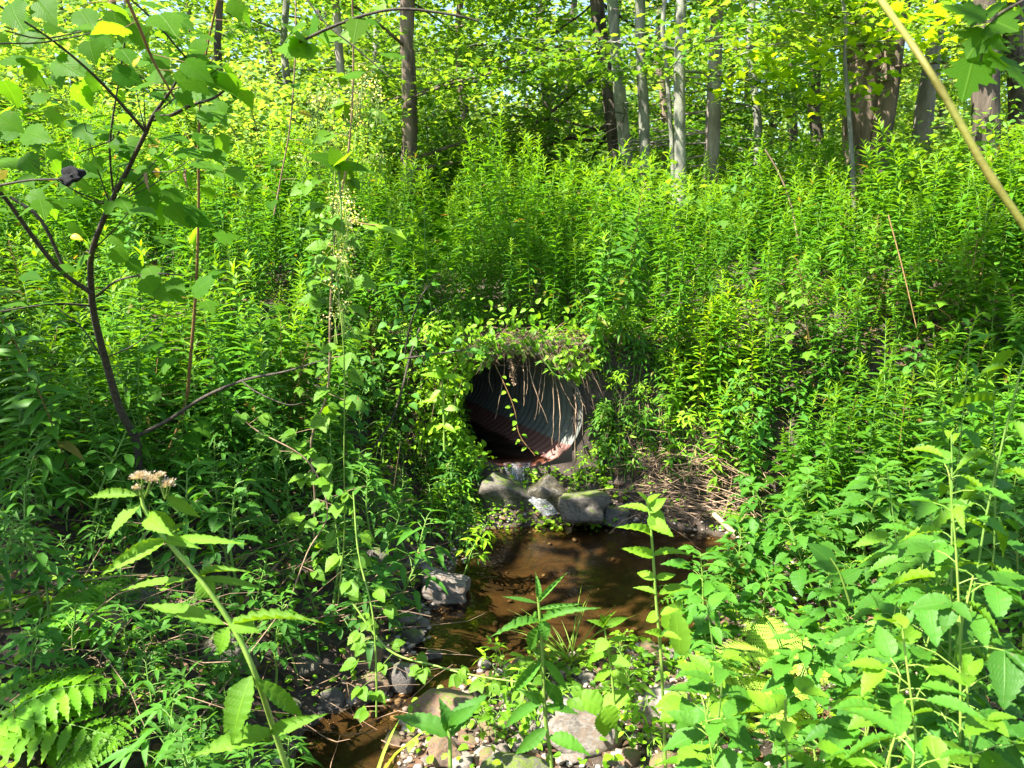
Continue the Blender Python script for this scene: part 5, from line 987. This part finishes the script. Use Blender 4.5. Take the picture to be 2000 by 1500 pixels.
def tree(label, pts, mat, nbr=16, zr=(2.2, 8), bl=(1.4, 3.0), leaves=500, leafm='canopy', L0=.085, seed=1, dead=0, height=9, dens=None, dirbias=None, base=SIMP, rise=.12, name='tree', cat='tree', spread=.36, flare=1.25, dl=None, dr=-.1):
    """pts: [(px,py,Y,width)] from the foot up to the top of the picture; the trunk runs on above the frame"""
    r = np.random.RandomState(seed); W3 = [at(a, b, Y) for a, b, Y, w_ in pts]; wr_ = [m_px(w_, Y) / 2 for a, b, Y, w_ in pts]; foot = W3[0].copy(); foot.z = g(foot.x, foot.y) - .1; W3 = [foot] + W3; wr_ = [wr_[0] * flare] + wr_
    d = (W3[-1] - W3[-2]).normalized(); top = W3[-1] + d * max(1, (height - W3[-1].z)); top.x += r.normal(0, .2); W3.append(top); wr_.append(wr_[-1] * .35)
    Q = catmull(W3, 7); A = np.array([list(p) for p in Q]) - np.array(foot); x = [0] + list(np.cumsum([(W3[k + 1] - W3[k]).length for k in range(len(W3) - 1)])); rad = np.interp(np.linspace(0, len(W3) - 1, len(Q)), range(len(W3)), wr_)
    t_ = thing(name, label, cat, tuple(foot), 0, 'trees behind the bank'); mb = MB()
    n = 14; base_n = mb.n; mb.tube(A, rad, n); V = mb.V[-1]; ctr = np.repeat(A, n, 0); nn_ = np.array([1 + .16 * mnoise.noise(Vector((v[0] * 6, v[1] * 6, v[2] * 1.3)) + Vector((seed, 0, 0))) + .08 * mnoise.noise(Vector(v * 15)) for v in V.astype(float)]); mb.V[-1] = (ctr + (V - ctr) * nn_[:, None]).astype(np.float32)
    lf = MB(); zz = A[:, 2]
    for k in range(nbr + dead):
        isd = k >= nbr; z = r.uniform(*zr) if not isd else r.uniform(2.8, 6.0); z -= foot.z; z = min(z, zz[-1] * .97); i = int(np.argmin(abs(zz - z))); p0 = A[i]; a = r.uniform(0, 6.3) if dirbias is None or r.rand() < .35 else r.normal(dirbias, .6)
        Lb = r.uniform(*bl) * (.75 if isd else 1) * (1.1 - .5 * z / height); Lb = r.uniform(*dl) if isd and dl else Lb; s = np.linspace(0, 1, 7); up = rise + r.normal(0, .15) + (dr if isd else 0)
        B = p0 + np.stack([math.cos(a) * s * Lb + r.normal(0, .05, 7) * s, math.sin(a) * s * Lb + r.normal(0, .05, 7) * s, s * Lb * up + r.normal(0, .03, 7) * s - .12 * Lb * s * s], -1); rb = min(rad[i] * .35, .006 + .006 * Lb); mb.tube(B, np.interp(s, [0, 1], [rb, .004]), 5)
        for q in range(4):
            j = r.randint(2, 6); a2 = a + r.normal(0, .8); l2 = Lb * r.uniform(.2, .4); mb.tube([B[j], B[j] + np.array([math.cos(a2) * l2 * .5, math.sin(a2) * l2 * .5, .04 * l2]), B[j] + np.array([math.cos(a2) * l2, math.sin(a2) * l2, -.05 * l2])], [rb * .35, rb * .25, .002], 3)
        if not isd: crown_leaves(lf, B, int(leaves * (Lb / bl[1]) ** 1.2), r, L0, spread * Lb / bl[1] * 1.2, .09, base)
    mb.obj('trunk', mat, t_)
    if lf.n: lf.obj('crown', M[leafm], t_)
    return t_
TB, TG, TD, TW = M['bark'], M['barkg'], M['barkd'], M['barkw']
tree('tree with split rough brown trunk standing left of centre', [(795,400,9.5,29),(800,250,9.5,28),(798,120,9.5,26),(796,0,9.5,26)], TB, 20, (2.3,8), (1.6,3.2), 620, seed=1, rise=.25)
tree('slim leaning pale tree at the upper left', [(690,420,11,16),(675,250,11,16),(662,100,11,15),(655,0,11,14)], TW, 12, (2.5,8), (1.4,2.6), 520, 'canopyy', seed=2)
tree('dark trunk of the pair right of centre, the left one', [(1215,380,10,30),(1200,260,10,30),(1185,130,10,28),(1165,0,10,24)], TD, 16, (2.6,8), (2.0,3.6), 640, 'canopy', seed=3, dirbias=3.1, rise=-.02, dead=9, dl=(1.5, 3.4), dr=-.22)
tree('leaning brown grey trunk just right of the dark one', [(1232,390,9.6,24),(1218,260,9.6,24),(1205,130,9.6,22),(1196,0,9.6,20)], TG, 12, (3.2,8), (1.4,2.6), 480, seed=4, dead=3)
tree('straight lichen grey trunk with knots third from the pair', [(1262,400,8.8,22),(1258,250,8.8,20),(1252,120,8.8,20),(1250,0,8.8,19)], TG, 10, (3.6,8), (1.2,2.2), 420, seed=5)
tree('pale green grey straight trunk, the thicker of two close together', [(1330,420,8.2,22),(1328,250,8.2,21),(1328,100,8.2,20),(1330,0,8.2,19)], TG, 8, (3.8,8), (1.2,2.2), 380, seed=6)
tree('thin pale stem just left of the thicker grey green trunk', [(1318,430,8.3,9),(1310,250,8.3,9),(1300,100,8.3,8),(1298,0,8.3,8)], TG, 5, (3.8,7), (1,1.6), 250, seed=7, height=7)
tree('grey pine trunk with many bare dead side branches', [(1385,420,9.4,30),(1390,280,9.4,28),(1396,130,9.4,24),(1402,0,9.4,22)], TW, 5, (4.5,8), (1.2,2.2), 300, seed=8, dead=26, dirbias=2.8)
tree('dark forked tree behind, right of the pine', [(1590,400,13,26),(1600,300,13,24),(1590,200,13,22),(1600,0,13,20)], TD, 18, (2.6,9), (1.8,3.4), 640, 'canopyd', seed=9)
tree('massive rough barked double trunk at the right', [(1690,420,8.8,62),(1682,250,8.8,64),(1690,120,8.8,60),(1675,0,8.8,58)], TB, 12, (3.3,8), (1.6,3.0), 560, 'canopyy', seed=10, dirbias=4.6, height=10)
tree('second stem leaning right from the massive trunk', [(1715,300,8.6,36),(1735,180,8.6,36),(1750,60,8.6,34),(1760,0,8.6,34)], TB, 6, (4,8), (1.4,2.4), 420, 'canopyy', seed=11)
tree('sunlit whitish leaning trunk between the massive tree and the right edge', [(1800,380,9.0,36),(1798,310,9.0,36),(1808,200,9.0,32),(1830,60,9.0,24),(1840,0,9.0,24)], TW, 8, (3.2,8), (1.4,2.6), 420, 'canopyy', seed=12)
tree('dark thick trunk near the right edge with a sunlit foot', [(1930,520,7.0,48),(1928,400,7.0,46),(1926,250,7.0,46),(1924,100,7.0,44),(1920,0,7.0,42)], TD, 8, (3.4,8), (1.2,2.4), 420, seed=13)
tree('dark trunk cut by the right edge of the picture', [(1985,420,7.8,36),(1990,250,7.8,36),(1985,120,7.8,34),(1980,0,7.8,34)], TD, 8, (3.4,8), (1.2,2.4), 420, seed=14)
tree('young maple with layers of sunny yellow green leaves before the massive trunk', [(1668,420,7.2,9),(1660,250,7.2,8),(1650,120,7.2,7),(1645,0,7.2,6)], TG, 10, (3.3,4.8), (.8,1.4), 170, 'canopyg', .10, seed=50, height=5.5, base=MAPLE, rise=-.05, spread=.30)
LB = [('small leafy tree at the far upper left edge', -40, 10, 20), ('leafy tree in the bright gap between left edge and sapling', 220, 12, 21), ('bright leafy tree behind the vines at upper left', 430, 10.5, 22), ('leafy tree behind the cream flowers', 560, 12.5, 23),
      ('spreading understory tree in the centre background', 900, 12, 24), ('understory tree left of the paired trunks', 1060, 13.5, 25), ('dense tree in the wood behind the pine', 1470, 14, 26), ('bright leaved tree behind the bent stalk', 1830, 13, 27), ('tree closing the wood at the upper right', 2080, 11, 28), ('tall tree deep in the wood left of centre', 740, 16, 29), ('tree deep in the wood right of centre', 1290, 16, 30)]
for k, (lab, px, Y, sd) in enumerate(LB):
    tree(lab, [(px, 420, Y, 16), (px + 10, 250, Y, 15), (px - 5, 100, Y, 13), (px, 0, Y, 12)], [TG, TB, TD][k % 3], 19, (2.0, 6.3), (1.4, 3.0), 560, ['canopyy', 'canopy', 'canopyy', 'canopy', 'canopy', 'canopyd', 'canopyd', 'canopyy', 'canopy', 'canopy', 'canopyd'][k], seed=sd, L0=.095)
# bushes behind the goldenrods
def bush(px, Y, H, Wd, n, label, seed, leafm='canopy', L0=.06):
    r = np.random.RandomState(seed); x = (px - 1000) / FPX * Y; gz = g(x, Y); t_ = thing('bush', label, 'bush', (x, Y, gz), 0, 'bushes behind the goldenrods'); mb = MB(); lf = MB()
    for k in range(16):
        a = r.uniform(0, 6.3); rr2 = r.uniform(.2, 1) * Wd; h = H * r.uniform(.5, 1) ; s = np.linspace(0, 1, 6); B = np.stack([math.cos(a) * rr2 * s ** 1.4, math.sin(a) * rr2 * s ** 1.4, h * s], -1) + r.normal(0, .03, (6, 3)) * s[:, None]; mb.tube(B, np.interp(s, [0, 1], [.012, .003]), 4); crown_leaves(lf, B, n // 16, r, L0, .20, .12, OV4, .1, .2)
    mb.obj('stems', M['twig'], t_); lf.obj('foliage', M[leafm], t_)
for k, (px, Y, H, Wd, n, lab, lm) in enumerate([(60, 8.2, 2.4, 1.1, 5200, 'bush in the goldenrods at the far left', 'canopy'), (330, 8.6, 2.3, 1.2, 5600, 'bright bush behind the sapling', 'canopyy'), (560, 8.4, 2.0, 1.0, 5000, 'sunlit bush behind the cream flowers', 'canopyy'), (880, 10.5, 2.0, 1.2, 5000, 'dark thin bush in the centre gap', 'canopyd'),
      (1480, 9.5, 1.4, 1.0, 4200, 'low bush right of the pine', 'canopy'), (1620, 8.0, 1.1, .8, 3600, 'low bush at the foot of the massive tree', 'canopy'), (1860, 8.2, 1.5, 1.1, 4600, 'bush between the two right trunks', 'canopyy'), (1100, 11, 1.8, 1.3, 5200, 'bush behind the tallest goldenrod', 'canopy'), (2010, 6.2, 1.7, .9, 4400, 'leafy bush at the right edge', 'canopy'), (720, 10.0, 1.8, 1.0, 4200, 'pale bush at the foot of the slim leaning tree', 'canopyy')]): bush(px, Y, H, Wd, n, lab, 300 + k, lm)
# far wood: one mass
def wood():
    r = np.random.RandomState(77); mb = MB(); tr_ = MB()
    for k in range(230):
        Y = r.uniform(17, 42); x = r.uniform(-.85, .85) * Y; gz = g(x, Y); H = r.uniform(3.8, 8.8); tr_ = mb; mb.tube([(x, Y, gz - .2), (x + r.normal(0, .2), Y, gz + H * .5), (x + r.normal(0, .4), Y, gz + H)], [.13, .10, .03], 6, 1)
        for q in range(10):
            c = np.array([x, Y, gz + H * r.uniform(.12, 1.0)]) + np.array([r.normal(0, 1.3), r.normal(0, 1.3), 0]); n = 85; P = c + np.stack([r.normal(0, .8, n), r.normal(0, .8, n), r.normal(0, .32, n)], -1); a = r.uniform(0, 6.3, n); D = np.stack([np.cos(a), np.sin(a), r.normal(-.1, .3, n)], -1); U = np.stack([r.normal(0, .4, n), r.normal(-.2, .4, n), np.ones(n)], -1); mb.inst(DIAM, P, D, U, r.uniform(.16, .32, n), r.uniform(.12, .24, n), 0)
    tag(mb.obj('far_wood', [M['canopyy'], M['barkd']], smooth=False), 'far off mass of leafy trees filling the background', 'wood', kind='stuff')
wood()

# ------------------------------------------------------------------ unseen trees, added along the sun ray so their crowns shade chosen spots
def added_shade_tree(target, dist, rad_, n, label, seed, L0=.12, trunk=True):
    r = np.random.RandomState(seed); c = np.array(target) + np.array(SUN) * dist; foot = np.array([-3.2 - .75 * seed, -2.8 if seed == 3 else -.6 - .35 * ((seed + 1) % 3), 0.]); foot[2] = g(foot[0], foot[1]); t_ = thing('added_shade_tree', label, 'tree', tuple(foot)); c = c - foot
    mb = MB(); mb.tube(catmull([(0, 0, -.2), (.05, .03, 1.5), (.1, .05, 3.4), (c[0] * .35, c[1] * .3, max(4.2, c[2] * .85)), c], 6), lerp_r([.14, .12, .10, .07, .03], 25), 10); lf = MB()
    for k in range(14):
        a = r.uniform(0, 6.3); q = rad_ * r.uniform(.3, 1); e = c + np.array([math.cos(a) * q, math.sin(a) * q, r.normal(0, .3)]); B = np.array([c + (e - c) * s + [0, 0, -.1 * s * s] for s in np.linspace(0, 1, 5)]); mb.tube(B, np.linspace(.02, .004, 5), 4); crown_leaves(lf, B, n // 14, r, L0, .22, .12, SIMP, .1, 0)
    mb.obj('trunk', M['bark'], t_); lf.obj('crown', M['canopy'], t_)
added_shade_tree((-2.2, 3.6, 0.8), 5.2, 1.1, 1100, 'first added tree beyond the left edge, crown set to shade the left bank', 1)
added_shade_tree((-1.9, 2.2, 0.3), 4.8, .85, 1200, 'second added tree beyond the left edge, crown set to shade the lower left bank', 2)
added_shade_tree((2.1, 2.6, 0.8), 5.4, .8, 750, 'third added tree beyond the left edge, crown set to shade the lower right patch', 3)
added_shade_tree((-0.1, 6.5, 2.0), 6.2, .95, 1500, 'fourth added tree beyond the left edge, crown set to shade the bank above the culvert', 4)
added_shade_tree((0.9, 4.7, 0.0), 5.8, .7, 800, 'fifth added tree beyond the left edge, crown set to shade the pool', 5)
added_shade_tree((3.6, 5.2, 1.2), 6.6, .7, 650, 'sixth added tree beyond the left edge, crown set to shade the right bank', 6)
